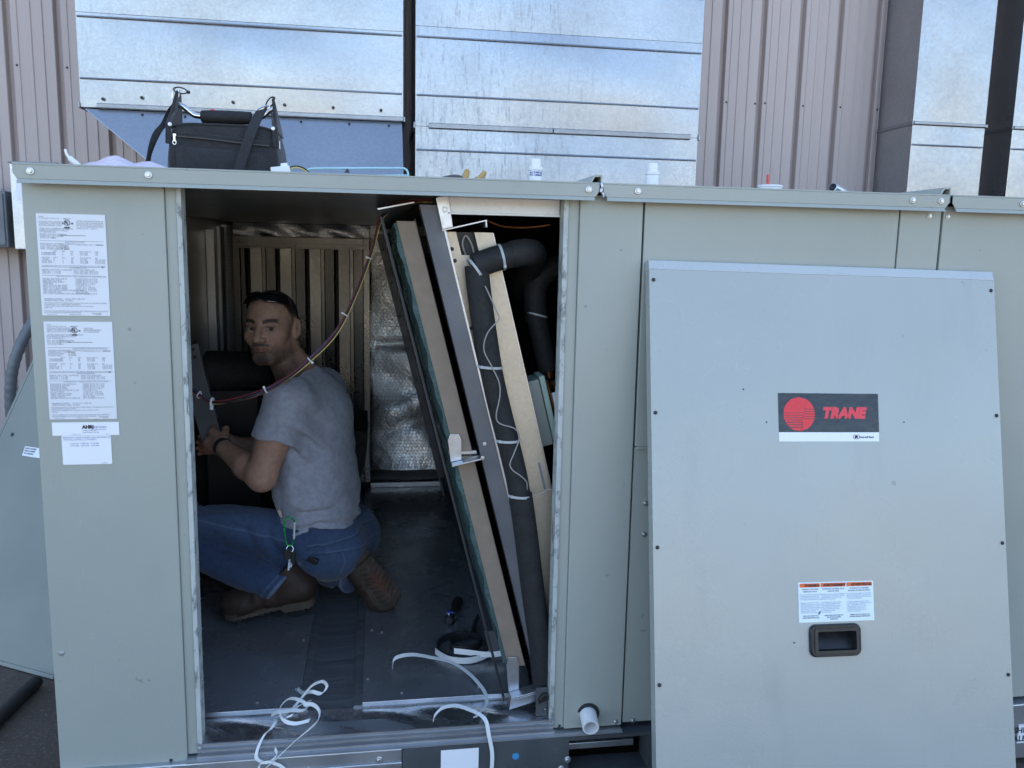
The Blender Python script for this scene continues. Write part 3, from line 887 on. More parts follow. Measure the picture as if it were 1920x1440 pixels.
# dark blower behind the technician
blw = thing('blower', 'black belt blower and motor in the dark left side of the compartment', 'blower', (.28, 1.45, .236))
def scroll(y0, y1):
    pts = []
    for k in range(40):
        a = 2 * math.pi * k / 40
        rr = .27 + .10 * (k / 40)
        pts.append((.33 + rr * math.cos(a + .3), .66 + rr * math.sin(a + .3)))
    return MB().prism(pts, y0, y1)
obj('housing', scroll(1.225, 1.68), 'black_foam', blw, .004)
obj('motor', MB().lathe([(.055, 0), (.075, .01), (.078, .04), (.078, .20), (.070, .23), (.02, .235)], (.12, 1.16, .955), Vector((1, .15, -.05)), 28), 'black_foam', blw, smooth=True)
obj('motor_foot', MB().box(.14, .32, 1.08, 1.22, .236, .90), 'black_plastic', blw, .004)
obj('pulley', MB().lathe([(.11, 0), (.125, .006), (.105, .014), (.125, .022), (.11, .028), (.02, .03)], (.33, 1.215, .585), Vector((0, -1, 0)), 32), 'black_rubber', blw, smooth=True)
brk = thing('slotted_bracket', 'galvanised bracket plate with punched holes leaning inside the left jamb', 'bracket', (.17, .80, .70))
ax = Vector((.075, 0, -.34)).normalized()
side = Vector((ax.z, 0, -ax.x))
cpt = Vector((.168, .86, .925))
obj('plate', MB().obox(cpt, side * .032, (0, .002, 0), ax * .16), 'casing', brk, .001)
obj('flange', MB().obox(cpt + side * -.030 + Vector((0, .014, 0)), side * .0015, (0, .012, 0), ax * .16), 'galv', brk, .0005)
for a, b in ((-.145, -.018), (-.145, .010), (-.12, -.016)):
    q = cpt + ax * a + side * b
    inst('hole', HOLE, (q.x, .8576, q.z), brk, scale=1.5)
obj('post', MB().box(.11, .135, .875, .90, .236, .80), 'galv_dark', brk)

# ================================================================== FILTERS, COIL AND PIPES (leaning slab behind the opening)
SL = .254                                # run of the slab's lean per metre of height
def lx(x, z):
    return x + SL * (1.357 - z)
def lean(mb, xa, xb, za, zb, y0, y1):
    return mb.prism([(lx(xa, za), za), (lx(xb, za), za), (lx(xb, zb), zb), (lx(xa, zb), zb)], y0, y1)

n = 0
where = (('upper', .905, 1.462), ('lower', .330, .893))
for lab, z0, z1 in where:
    for k, (y0, y1) in enumerate(((.085, .760), (.768, 1.443), (1.451, 2.120))):
        t = thing('air_filter', ('cardboard framed air filter with teal media, %s one at the rack front' % lab) if k == 0 else
                  ('cardboard framed teal air filter in the %s rack row, %s' % (lab, 'behind the end one' if k == 1 else 'against the foil rear wall')), 'air filter', (lx(.83, z0), (y0 + y1) / 2, z0), group='filters in the leaning rack')
        f = MB()
        lean(f, .806, .850, z0, z1, y0, y0 + .004)
        lean(f, .806, .850, z0, z1, y1 - .004, y1)
        lean(f, .806, .850, z0, z0 + .004, y0 + .0042, y1 - .0042)
        lean(f, .806, .850, z1 - .004, z1, y0 + .0042, y1 - .0042)
        obj('frame', f, 'cardboard', t)
        # media: fuzzy pleats proud of the frame on the air-entering side
        md = MB()
        npl = 26
        pts = []
        L = z1 - z0 - .01
        for i in range(npl * 2 + 1):
            z = z0 + .005 + L * i / (npl * 2)
            pts.append((lx(.8050 if i % 2 else .7980, z) + .0015 * math.sin(i * 2.7 + k), z))
        back = [(lx(.846, z0 + .005), z0 + .005), (lx(.846, z1 - .005), z1 - .005)]
        poly = pts + back[::-1]
        md.prism(poly[::-1], y0 + .0043, y1 - .0043)
        # frayed front lip
        for i in range(40):
            z = z0 + .01 + (L - .02) * i / 39
            zz = z + L / 42
            e0, e1 = [.002 * math.sin(j * 5.1) + .0025 * math.sin(j * .55 + 1) - .002 for j in (i, i + 1)]
            md.add([(lx(.7945 - e0, z), y0 + .002, z), (lx(.8055, z), y0 + .0015, z), (lx(.8055, zz), y0 + .0015, zz), (lx(.7945 - e1, zz), y0 + .002, zz),
                    (lx(.7945 - e0, z), y0 + .02, z), (lx(.8055, z), y0 + .02, z), (lx(.8055, zz), y0 + .02, zz), (lx(.7945 - e1, zz), y0 + .02, zz)],
                   [(0, 1, 2, 3), (0, 3, 7, 4), (4, 7, 6, 5)])
        obj('media', md, 'media', t)

rk = thing('filter_rack', 'dark sheet metal filter rack leaning beside the coil', 'filter rack', (1.0, 1.1, .236))
m_ = MB()
lean(m_, .742, .752, .238, 1.486, .30, 2.14)
obj('side_rail', lean(MB(), .7600, .7900, .238, 1.470, 1.98, 1.990).prism([(lx(.79, .238), .238), (lx(.793, .238), .238), (lx(.793, 1.47), 1.47), (lx(.79, 1.47), 1.47)], 1.90, 1.979), 'casing', rk)
for z in (1.40, 1.25, 1.10, .95, .80):
    inst('hole', HOLE, (lx(.775, z), 1.9795, z), rk, scale=1.3)
obj('top_track', MB().prism([(lx(.770, 1.486), 1.486), (lx(.858, 1.504), 1.504), (lx(.858, 1.507), 1.507), (lx(.768, 1.489), 1.489)], .075, 2.14), 'galv', rk)
obj('mid_track', lean(MB(), .792, .862, .8945, .9035, .10, 2.13), 'galv_dark', rk)
obj('bottom_track', lean(MB(), .770, .862, .238, .3285, .30, 2.13), 'casing', rk)
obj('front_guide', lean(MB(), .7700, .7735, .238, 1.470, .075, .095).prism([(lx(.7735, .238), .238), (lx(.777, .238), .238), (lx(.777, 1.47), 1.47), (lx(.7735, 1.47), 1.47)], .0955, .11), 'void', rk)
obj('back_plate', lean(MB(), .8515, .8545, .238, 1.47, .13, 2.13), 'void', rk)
for z, hz in ((.876, .075), (.258, .100)):
    b = MB()
    a, c = lx(.790, z), lx(.868, z)
    dz = .018
    b.prism([(a, z), (c, z + dz), (c, z + dz + .004), (a, z + .004)], .046, .0845)                   # shelf of the retaining clip
    b.prism([(a - .001, z + .0045), (a - .008, z + hz * .78), (a - .003, z + hz), (a + .018, z + hz), (a + .025, z + hz * .80), (a + .026, z + .0105)], .078, .0812)   # upright tongue with clipped corners
    if z < .5:
        b.prism([(a - .004, z - .028), (c - .010, z - .008), (c, z + dz - .001), (a, z - .001)], .0465, .049)
    o = obj('filter_clip', b, 'galv', rk, .0008)
    inst('screw', SCREW, (c - .004, .0457, z + dz + .004), rk, scale=.7)
    inst('screw', SCREW, (c + .002, .0577, z + dz + .036), rk, scale=.7)

cl = thing('evaporator_coil', 'leaning evaporator coil with bright galvanised end plate beside the filters', 'coil', (1.05, 1.1, .236))
obj('casing_channel', lean(MB(), .8680, .9100, .245, 1.500, .058, .0605).prism([(lx(.868, .245), .245), (lx(.871, .245), .245), (lx(.871, 1.5), 1.5), (lx(.868, 1.5), 1.5)], .0608, .118), 'casing', cl, .0006)
obj('casing_return', lean(MB(), .9105, .9150, .245, 1.478, .0585, .098), 'galv', cl)
tp = MB()
z0, z1 = .245, 1.4405
lean(tp, .9155, 1.0290, z0, 1.386, .098, .1005)
lean(tp, .9155, .9420, 1.3862, z1, .098, .1005)
lean(tp, .9860, 1.0290, 1.3862, z1, .098, .1005)
obj('tube_plate', tp, 'galv_warm', cl)
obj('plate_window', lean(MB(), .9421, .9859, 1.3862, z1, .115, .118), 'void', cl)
obj('tube_loop', MB().tube(smooth_path([(lx(.953, 1.38), .108, 1.382), (lx(.953, 1.42), .104, 1.412), (lx(.964, 1.432), .103, 1.432), (lx(.975, 1.42), .104, 1.412), (lx(.974, 1.38), .108, 1.382)], 6), .0022, 8), 'wire_grey', cl, smooth=True)
obj('top_cap', MB().prism([(lx(.9060, 1.442), 1.4405), (lx(1.0130, 1.466), 1.4655), (lx(1.0140, 1.466), 1.4520), (lx(1.0170, 1.466), 1.4520), (lx(1.0160, 1.466), 1.4690), (lx(.9060, 1.442), 1.4435)], .050, 2.12), 'galv', cl)
obj('right_edge', lean(MB(), 1.0295, 1.0325, z0, 1.440, .098, .13), 'galv_dark', cl)
obj('fin_block', lean(MB(), .9200, 1.0250, z0, 1.385, .119, 2.10), 'fins', cl)
obj('top_bracket', MB().prism([(.868, 1.5150), (.880, 1.5190), (.8970, 1.5190), (.9080, 1.4500), (.8840, 1.4440)], .040, .0425), 'galv', cl, .0008)
inst('screw', SCREW, (.889, .0398, 1.489), cl)
for z in (1.40, 1.372, 1.21, .995, .79, .60):
    inst('screw', SCREW_D, (lx(.9225, z), .0978, z), cl, scale=1.0)
obj('part_number_print', lean(MB(), 1.010, 1.016, .80, .87, .0972, .0976), 'ink_soft', cl)

# insulated suction line ----------------------------------------------------
s1 = thing('insulated_pipe', 'thick black foam insulated pipe with mitred elbow strapped to the coil plate', 'pipe', (1.15, .07, .24), group='insulated pipes')
ypip = .066
obj('cross_sleeve', MB().tube([(.962, ypip, 1.3605), (1.010, ypip + .004, 1.378), (1.056, ypip + .012, 1.390)], [.0305, .0305, .0305], 22), 'black_foam', s1, smooth=True)
obj('elbow_sleeve', MB().tube(smooth_path([(1.050, ypip + .012, 1.389), (1.088, ypip + .02, 1.396), (1.115, ypip + .06, 1.392), (1.124, ypip + .13, 1.37), (1.125, ypip + .3, 1.30)], 6), .0325, 22), 'black_foam', s1, smooth=True)
obj('down_sleeve', MB().tube(smooth_path([(.9680, ypip, 1.362), (.9720, ypip, 1.320), (.9850, ypip, 1.232), (1.0040, ypip, 1.118)], 6), .0290, 22), 'black_foam', s1, smooth=True)
obj('down_sleeve', MB().tube(smooth_path([(1.0035, ypip, 1.121), (1.0210, ypip, 1.045), (1.0450, ypip, .955), (1.0700, ypip, .860), (1.0830, ypip, .795)], 6), .0285, 22), 'black_foam', s1, smooth=True)
obj('down_sleeve', MB().tube(smooth_path([(1.0845, ypip, .797), (1.1000, ypip, .700), (1.1220, ypip, .545), (1.1480, ypip, .380), (1.165, ypip, .245)], 6), .0310, 22), 'black_foam', s1, smooth=True)
for c, d in (((.9655, ypip, 1.352), (.75, .02, .55)), ((1.028, ypip + .008, 1.383), (.97, .02, .25)), ((1.0030, ypip, 1.120), (.18, 0, -1)), ((1.0500, ypip, .938), (.25, 0, -1)), ((1.0825, ypip, .797), (.18, 0, -1))):
    d = Vector(d).normalized()
    tilt = Vector((-.25, 0, -.22)) if abs(d.z) > .8 else Vector((0, 0, 0))
    ax_ = (d + tilt).normalized()
    zt = obj('zip_tie', MB().lathe([(.0305, -.0030), (.0322, -.0030), (.0322, .0030), (.0305, .0030)], c, ax_, 26, cap=False), 'grey_tie', s1, smooth=True)
    u = ax_.cross(Vector((0, -1, 0))).normalized()
    h = Vector(c) + u * .022 + Vector((0, -.0225, 0))
    obj('tie_head', MB().obox(h, ax_ * .0035, u * .0032, (0, .0028, 0)), 'grey_tie', zt, .0006)
s2 = thing('insulated_pipe', 'second black insulated pipe hanging in the dark gap beside the brass valve', 'pipe', (1.18, .25, 1.05), group='insulated pipes')
obj('sleeve', MB().tube(smooth_path([(1.42, .33, 1.375), (1.26, .27, 1.370), (1.185, .25, 1.352), (1.150, .25, 1.315), (1.146, .25, 1.270), (1.152, .25, 1.215)], 7), .0300, 22), 'black_foam', s2, smooth=True)
obj('sleeve', MB().tube([(1.152, .25, 1.222), (1.168, .25, 1.155), (1.186, .25, 1.085)], .0265, 22), 'black_foam', s2, smooth=True)
zt = obj('zip_tie', MB().lathe([(.0305, -.0022), (.0316, -.0022), (.0316, .0022), (.0305, .0022)], (1.150, .25, 1.235), (-.25, 0, -1), 26, cap=False), 'grey_tie', s2, smooth=True)
obj('copper_tail', MB().tube([(1.186, .25, 1.09), (1.190, .25, 1.065)], .010, 14), 'copper', s2, smooth=True)
vb = thing('brass_valve', 'brass valve body below the insulated pipe inside the opening', 'valve', (1.20, .24, 1.035))
obj('body', MB().lathe([(.010, -.045), (.016, -.043), (.016, -.018), (.012, -.016), (.012, .016), (.017, .018), (.017, .05), (.010, .052)], (1.205, .24, 1.050), Vector((1, .1, .15)), 6), 'brass', vb, .0008)
obj('ring', MB().tube([Vector((1.166 + .018 * math.cos(a), .232, 1.052 + .024 * math.sin(a))) for a in [2 * math.pi * k / 24 for k in range(24)]], .0035, 7, closed=True), 'black_plastic', vb, smooth=True)
gb = thing('terminal_box', 'slanted grey-green terminal box with pale green edge behind the coil plate', 'box', (1.15, .15, .9))
ax = Vector((SL, 0, -1)).normalized(); sd = Vector((1, 0, SL)).normalized()
c0 = Vector((1.137, .19, .985))
obj('case', MB().obox(c0, sd * .026, (0, .045, 0), ax * .088), 'paint', gb, .003)
obj('edge_strip', MB().obox(c0 + sd * .034 + Vector((0, -.006, .004)), sd * .0070, (0, .040, 0), ax * .090), 'pale_green', gb, .002)
obj('tag', MB().obox(c0 + sd * .056 + Vector((0, -.03, .012)), sd * .006, (0, .003, 0), ax * .030), 'label_bright', gb, .001)
obj('stem', MB().tube([c0 + sd * .048 - ax * .075 + Vector((0, -.02, 0)), c0 + sd * .055 + ax * .03 + Vector((0, -.02, 0))], .005, 10), 'copper', gb, smooth=True)
sw = obj('sensor_wire', MB().tube(smooth_path([(.985, .036, 1.315), (1.010, .033, 1.262), (1.018, .034, 1.238), (.992, .032, 1.205), (.984, .034, 1.165), (1.003, .032, 1.125), (1.022, .033, 1.085), (1.024, .034, 1.050), (1.016, .032, 1.005), (1.026, .034, .985), (1.062, .036, .972), (1.075, .040, .948), (1.062, .036, .910), (1.052, .032, .885), (1.060, .033, .868), (1.078, .032, .855), (1.096, .040, .835), (1.100, .050, .805), (1.112, .055, .795), (1.135, .052, .802), (1.150, .05, .812), (1.180, .05, .812)], 6), .00165, 7), 'wire_grey', smooth=True)
tag(sw, 'thin grey sensor wire looping along the black insulated pipe', 'wire')
cw = obj('hanging_wire', MB().tube(smooth_path([(1.02, .30, 1.478), (1.06, .28, 1.462), (1.12, .26, 1.460), (1.18, .25, 1.468)], 6), .002, 7), 'wire_orange', smooth=True)
tag(cw, 'thin tan wire drooping below the white head channel', 'wire')

# wire harness ----------------------------------------------------------------
hs = thing('wire_harness', 'bundle of red, yellow, black and blue wires hanging across the opening', 'wire harness', (.5, .35, .98))
base = [(.865, .16, 1.515), (.812, .20, 1.512), (.770, .28, 1.500), (.742, .34, 1.470), (.722, .35, 1.393), (.673, .35, 1.265), (.624, .35, 1.172), (.557, .35, 1.101), (.496, .35, 1.050), (.427, .35, 1.012), (.358, .35, .991), (.300, .36, .985), (.272, .38, .995), (.235, .42, 1.010), (.17, .50, 1.03), (.08, .6, 1.05)]
random.seed(11)
sag = [0, .2, .4, .5, .8, 1.2, 1.0, 1.1, 1.0, 1.1, .9, .35, .3, .5, .8, 1]
for i, (m_, off, ph) in enumerate((('wire_red', (-.0035, -.002, .0035), .3), ('wire_black', (.002, -.0035, .001), 2.2), ('wire_blue', (-.0025, .002, .0055), 3.4), ('wire_yellow', (.0045, -.002, -.0035), .9),
                               ('wire_brown', (-.001, .002, -.003), 4.4), ('wire_black', (-.001, -.004, .000), 5.2), ('wire_black', (.001, .004, -.004), 1.5))):
    pts = []
    for k, b in enumerate(base):
        s = .0045 * sag[k] * math.sin(ph + k * .8)
        pts.append((b[0] + off[0] * .8 + s * .6, b[1] + off[1] * .8, b[2] + off[2] * .8 + s))
    obj('wire', MB().tube(smooth_path(pts, 6), .0015, 7), m_, hs, smooth=True)
for k, (c, d, sc) in enumerate((((.716, .35, 1.372), (-.3, 0, -1), 1), ((.651, .35, 1.222), (-.5, 0, -.85), 1), ((.556, .35, 1.101), (-.75, 0, -.65), 1.05), ((.440, .35, 1.019), (-.88, 0, -.45), 1), ((.300, .36, .985), (-1, .1, .1), 1.5), ((.262, .388, 1.000), (-1, .5, .35), 1))):
    d = Vector(d).normalized()
    z = obj('zip_tie', MB().lathe([(.0078 * sc, -.0016 * sc), (.0092 * sc, -.0016 * sc), (.0092 * sc, .0016 * sc), (.0078 * sc, .0016 * sc)], c, d, 18, cap=False), 'white_tie', hs, smooth=True)
    u = d.cross(Vector((0, -1, 0))).normalized() * (-1 if k in (2, 4) else 1)
    h = Vector(c) + u * .009 * sc + Vector((0, -.003, 0))
    obj('tie_head', MB().obox(h, d * .0028 * sc, u * .0034 * sc, (0, .0026 * sc, 0)), 'white_tie', z, .0005)

# ================================================================== LOOSE ACCESS PANELS
def frame_thing(name, label, cat, O, xa, up):
    xa, up = Vector(xa).normalized(), Vector(up).normalized()
    back = up.cross(xa)
    Mx = Matrix((xa, back, up)).transposed()
    return thing(name, label, cat, O, Mx.to_euler('XYZ'), group=None, local=True)

th, b_ = math.atan(.232), R(.83)
up0 = Vector((0, math.sin(th), math.cos(th)))
xa = Vector((1, 0, 0)) * math.cos(b_) - up0 * math.sin(b_)
up = up0 * math.cos(b_) + Vector((1, 0, 0)) * math.sin(b_)
ap = frame_thing('access_panel', 'removed grey-green access panel with red round logo leaning against the unit front', 'access panel', (1.3407, -.348, .0134), xa, up)
PWD, PH = .8965, 1.4075
HX0, HX1, HZ0, HZ1 = .385, .4935, .4925, .5490          # cut-out for the flush handle
sk = MB()
for x0, x1, z0, z1 in ((0, HX0, 0, PH - .0225), (HX1, PWD, 0, PH - .0225), (HX0, HX1, 0, HZ0), (HX0, HX1, HZ1, PH - .0225)):
    sk.add([(x0, 0, z0), (x1, 0, z0), (x1, 0, z1), (x0, 0, z1)], [(0, 1, 2, 3)])
sk.add([(0, 0, 0), (0, .03, 0), (0, .03, PH - .0225), (0, 0, PH - .0225), (PWD, 0, 0), (PWD, .03, 0), (PWD, .03, PH - .0225), (PWD, 0, PH - .0225)],
       [(0, 3, 2, 1), (4, 5, 6, 7), (0, 1, 5, 4), (3, 7, 6, 2)])
obj('skin', sk, 'paint_panel', ap)
obj('insulation_back', MB().box(.004, HX0 - .003, .028, .033, .004, PH - .03).box(HX1 + .003, PWD - .004, .028, .033, .004, PH - .03), 'foil', ap)
obj('top_flange', MB().prism_x([(-.0005, PH - .0222), (.0035, PH - .0005), (.0060, PH), (.0300, PH), (.0300, PH - .0222)], .0, PWD), pbr('top_flange_paint', (.50, .53, .53), .32, .15, .05, 4, dirt=(.22, .23, .25), dirt_scale=7, dirt_lo=.52, dirt_hi=.7, dirt_amt=.5, dirt_stretch=(.5, 1, 2)), ap, .0008)
for x, z in ((.010, 1.360), (.010, 1.050), (.010, .743), (.010, .437), (.010, .13), (.8865, 1.359), (.8865, 1.047), (.8865, .736), (.8865, .422), (.8865, .12)):
    s = inst('screw', SCREW_D, (x, -.0003, z), ap, scale=.95)
for x, z in ((.282, 1.029), (.226, 1.106), (.337, .518), (.636, 1.030)):
    s = inst('dimple', HOLE, (x, .0004, z), ap, scale=.55)
# flush pull handle: frame round a pocket
hd = MB()
def rrect(x0, x1, z0, z1, r, n=5):
    o = []
    for cx, cz, a0 in ((x1 - r, z1 - r, 0), (x0 + r, z1 - r, 90), (x0 + r, z0 + r, 180), (x1 - r, z0 + r, 270)):
        o += [(cx + r * math.cos(R(a0 + 90 * k / n)), cz + r * math.sin(R(a0 + 90 * k / n))) for k in range(n + 1)]
    return o
def ring(mb, pa, ya, pb, yb):
    n = len(pa)
    mb.add([(x, ya, z) for x, z in pa] + [(x, yb, z) for x, z in pb], [(i, (i + 1) % n, (i + 1) % n + n, i + n) for i in range(n)])
A0 = rrect(.3735, .5030, .4835, .5580, .016)
A1 = rrect(.3765, .5000, .4865, .5550, .014)
A2 = rrect(.3835, .4935, .4925, .5490, .007)
A3 = rrect(.3915, .4880, .4985, .5425, .003)
ring(hd, A0, -.0005, A0, -.004)
ring(hd, A0, -.004, A1, -.0085)
ring(hd, A1, -.0085, A2, -.0085)
h0 = obj('handle', hd, 'black_plastic', ap, smooth=False)
h1 = MB()
ring(h1, A2, -.0086, A2, -.0105)
ring(h1, A2, -.0105, A3, -.0105)
obj('handle_rim', h1, 'brown_black', h0)
hp = MB()
A4 = rrect(.3945, .4850, .4995, .5400, .003)
top = [(x, .026 if z > .52 else .004, z) for x, z in A4]
n = len(A3)
hp.add([(x, -.0105, z) for x, z in A3] + top, [(i, (i + 1) % n, (i + 1) % n + n, i + n) for i in range(n)] + [tuple(range(n, 2 * n))])
obj('handle_pocket', hp, 'black_plastic', h0)
# maker's sticker
lg = obj('logo_sticker', MB().box(.3125, .5690, -.0012, -.0003, 1.0055, 1.0980), 'logo_black', ap)
obj('sticker_base', MB().box(.3120, .5685, -.0013, -.0003, .9835, 1.0053), 'label_bright', lg)
cx, cz, cr = .3640, 1.0485, .0400
cir = MB()
def slab(za, zb, xa_, xb_):
    """part of the disc between two heights, limited in x"""
    m = 6
    L, Rr = [], []
    for k in range(m + 1):
        z = za + (zb - za) * k / m
        hw = math.sqrt(max(0, cr * cr - (z - cz) ** 2))
        L.append((max(cx - hw, xa_), z)); Rr.append((min(cx + hw, xb_), z))
    for k in range(m):
        if Rr[k][0] > L[k][0] + 1e-5 or Rr[k + 1][0] > L[k + 1][0] + 1e-5:
            cir.add([(L[k][0], -.0017, L[k][1]), (Rr[k][0], -.0017, Rr[k][1]), (Rr[k + 1][0], -.0017, Rr[k + 1][1]), (L[k + 1][0], -.0017, L[k + 1][1])], [(0, 1, 2, 3)])
inf = 9.0
slab(cz + .0165, cz + cr, -inf, inf)
# right half: six fine dark lines between cz-.012 and cz+.0165; left half: eight growing lines below cz+.008
zs = cz + .0165
for k in range(6):
    slab(zs - .0056 * (k + 1) + .0012, zs - .0056 * k if k else zs, cx + .014 - .0012 * k, inf)
zr = zs - .0056 * 6 + .0012
slab(cz - cr, zr, cx + .008, inf)
slab(cz + .0082, cz + .0165, -inf, cx + .0135)
zl = cz + .0082
for k in range(7):
    gap = .0009 + .00022 * k
    slab(zl - .0058 * (k + 1) + gap, zl - .0058 * k if k else zl, -inf, cx + .0125 - .0010 * k)
zz = zl - .0058 * 7
slab(cz - cr, zz + .0001, -inf, cx + .0078)
obj('round_emblem', cir, 'logo_red', lg)
lettering([('TRANE', .4225, 1.0405, .0330, dict(shear=.24, bold=.0026, spacing=1.04, sx=1.02))], -.0017, 'logo_text', lg)
lettering([('®', .5485, 1.0580, .0060)], -.0017, 'logo_text', lg)
lettering([('IR', .5045, .9912, .0095, dict(bold=.0006, shear=.15)), ('Ingersoll Rand.', .5180, .9920, .0062, dict(bold=.0002))], -.0018, 'ink_dark', lg)
rg = MB()
for q in range(24):
    if q in (5, 6, 17, 18):
        continue
    a, b2 = 2 * math.pi * q / 24, 2 * math.pi * (q + 1) / 24
    rg.add([(.5090 + r_ * math.cos(t_), -.0018, .9945 + .72 * r_ * math.sin(t_)) for r_, t_ in ((.0085, a), (.0085, b2), (.0074, b2), (.0074, a))], [(0, 1, 2, 3)])
obj('ring_mark', rg, 'ink_dark', lg)
# three-language warning label
wl = obj('warning_label', MB().box(.3500, .5400, -.0012, -.0003, .5630, .6550), 'label_blue', ap)
bars = MB()
for x0, x1 in ((.3535, .4030), (.4060, .4685), (.4715, .5365)):
    bars.add([(x0, -.0016, .6435), (x1, -.0016, .6435), (x1, -.0016, .6525), (x0, -.0016, .6525)], [(0, 1, 2, 3)])
obj('orange_bars', bars, 'orange', wl)
lettering([('WARNING', .3660, .6450, .0078, dict(bold=.0003)), ('AVERTISSEMENT', .4125, .6450, .0078, dict(bold=.0003)), ('ADVERTENCIA', .4830, .6450, .0078, dict(bold=.0003))], -.0021, 'ink_dark', wl)
body = [('PRODUCT CONTAINS', 'FIBERGLASS WOOL'), ('CE PRODUIT CONTIENT DE LA', 'LAINE DE VERRE'), ('EL PRODUCTO CONTIENE', 'MATERIAL DE FIBRA DE VIDRIO')]
txt = ['DO NOT DISTURB THE INSULATION|IN THIS AREA DURING SERVICE.|USE PROPER PROTECTIVE EQUIP|INCLUDING GLOVES AND GOGGLES||FIBERGLASS DUST MAY CAUSE|TEMPORARY IRRITATION OF EYES|SKIN AND RESPIRATORY TRACT|WEAR LONG SLEEVES AND PANTS|WASH WORK CLOTHES APART|RINSE WASHER AFTER USE|SEE THE MANUAL FOR MORE',
       'NE PAS TOUCHER A L ISOLANT PENDANT|L ENTRETIEN DE CETTE ZONE. PORTER|UN EQUIPEMENT DE PROTECTION|COMPLET ET DES GANTS||LA POUSSIERE DE LAINE DE VERRE|PEUT CAUSER UNE IRRITATION|TEMPORAIRE DES YEUX ET DE LA|PEAU. PORTER DES VETEMENTS|A MANCHES LONGUES. LAVER|LES VETEMENTS A PART|VOIR LE MANUEL',
       'NO TOQUE EL AISLAMIENTO DURANTE EL|SERVICIO DE ESTA AREA. USE EQUIPO DE|PROTECCION ADECUADO CON GUANTES|Y LENTES DE SEGURIDAD||EL POLVO DE FIBRA DE VIDRIO PUEDE|CAUSAR IRRITACION TEMPORAL DE OJOS|PIEL Y VIAS RESPIRATORIAS. USE|MANGAS LARGAS. LAVE LA ROPA|POR SEPARADO. ENJUAGUE LA|LAVADORA DESPUES DE USARLA|CONSULTE EL MANUAL']
ft = [('REPLACE FILTERS WITH', 'SAME DIMENSIONAL SIZE'), ('REMPLACER LES FILTRES PAR', 'DES FILTRES DE MEME', 'DIMENSION'), ('REEMPLACE LOS FILTROS CON', 'LA MISMA MEDIDA DIMENSIONAL')]
items, soft = [], []
for c, (x0, w_) in enumerate(((.3545, .050), (.4065, .062), (.4715, .064))):
    for i, t in enumerate(body[c]):
        items.append((t, x0 + w_ * .5, .6375 - .0052 * i, .0040, dict(align='CENTER', bold=.0001)))
    for i, t in enumerate(txt[c].split('|')):
        if t:
            soft.append((t, x0, .6255 - .00375 * i, .0033, {}))
    for i, t in enumerate(ft[c]):
        items.append((t, x0 + w_ * .5, .5765 - .0042 * i, .0036, dict(align='CENTER', bold=.0001)))
lettering([q for q in items if q[2] > .6], -.0016, 'ink', wl)
lettering([q for q in items if q[2] < .6], -.0016, 'ink', wl)
lettering(soft, -.0016, 'ink_soft', wl)
obj('torn_spot', MB().add([(.398, -.00165, .5820), (.4005, -.00165, .5790), (.404, -.00165, .5835), (.4055, -.00165, .5865), (.404, -.00165, .5895), (.4005, -.00165, .5880), (.3985, -.00165, .5850)], [(0, 1, 2, 3, 4, 5, 6)]), 'ink_soft', wl)

LPO, LPU = (-.907, 1.149, .006), (.21415, .36434, .90631)
lp = frame_thing('access_panel', 'smaller plain grey-green panel leaning by the left end of the unit', 'access panel', LPO, (.8621, -.5067, 0), LPU)
KX = .158                                # slant added so the sheet leans less and takes less sky light
def sx(x, z): return x + KX * z
def sheared(mb, x0, x1, y0, y1, z0, z1):
    return mb.prism([(sx(x0, z0), z0), (x1, z0), (x1, z1), (sx(x0, z1), z1)], y0, y1)
obj('skin', sheared(MB(), 0, .698, 0, .004, .014, 1.06), 'paint_shaded', lp, .001)
obj('edge_fold', MB().box(.0, .70, .0045, .032, .0, .0035).box(0, .70, 0, .004, .0, .0135), 'paint_shaded', lp, .0012)
obj('edge_fold', MB().prism([(sx(-.013, 0), 0), (sx(-.0008, 0), 0), (sx(-.0008, 1.06), 1.06), (sx(-.013, 1.06), 1.06)], -.001, .030), 'paint_shaded', lp, .0012)
obj('edge_fold', MB().box(.6985, .702, .0, .030, .014, 1.06), 'paint_shaded', lp, .0012)
inst('hole', HOLE, (.177, -.0003, .765), lp, scale=1.8)
pl_ = obj('rating_label', MB().box(.258, .350, -.0012, -.0003, .694, .729), 'label_bright', lp)
lettering([('MODEL NUMBER', .262, .720, .0075, dict(bold=.0002)), ('SERIAL NUMBER', .262, .711, .0075, dict(bold=.0002)), ('YHC120E3RHA', .262, .7015, .0075, dict(bold=.0002))], -.0018, 'ink', pl_)

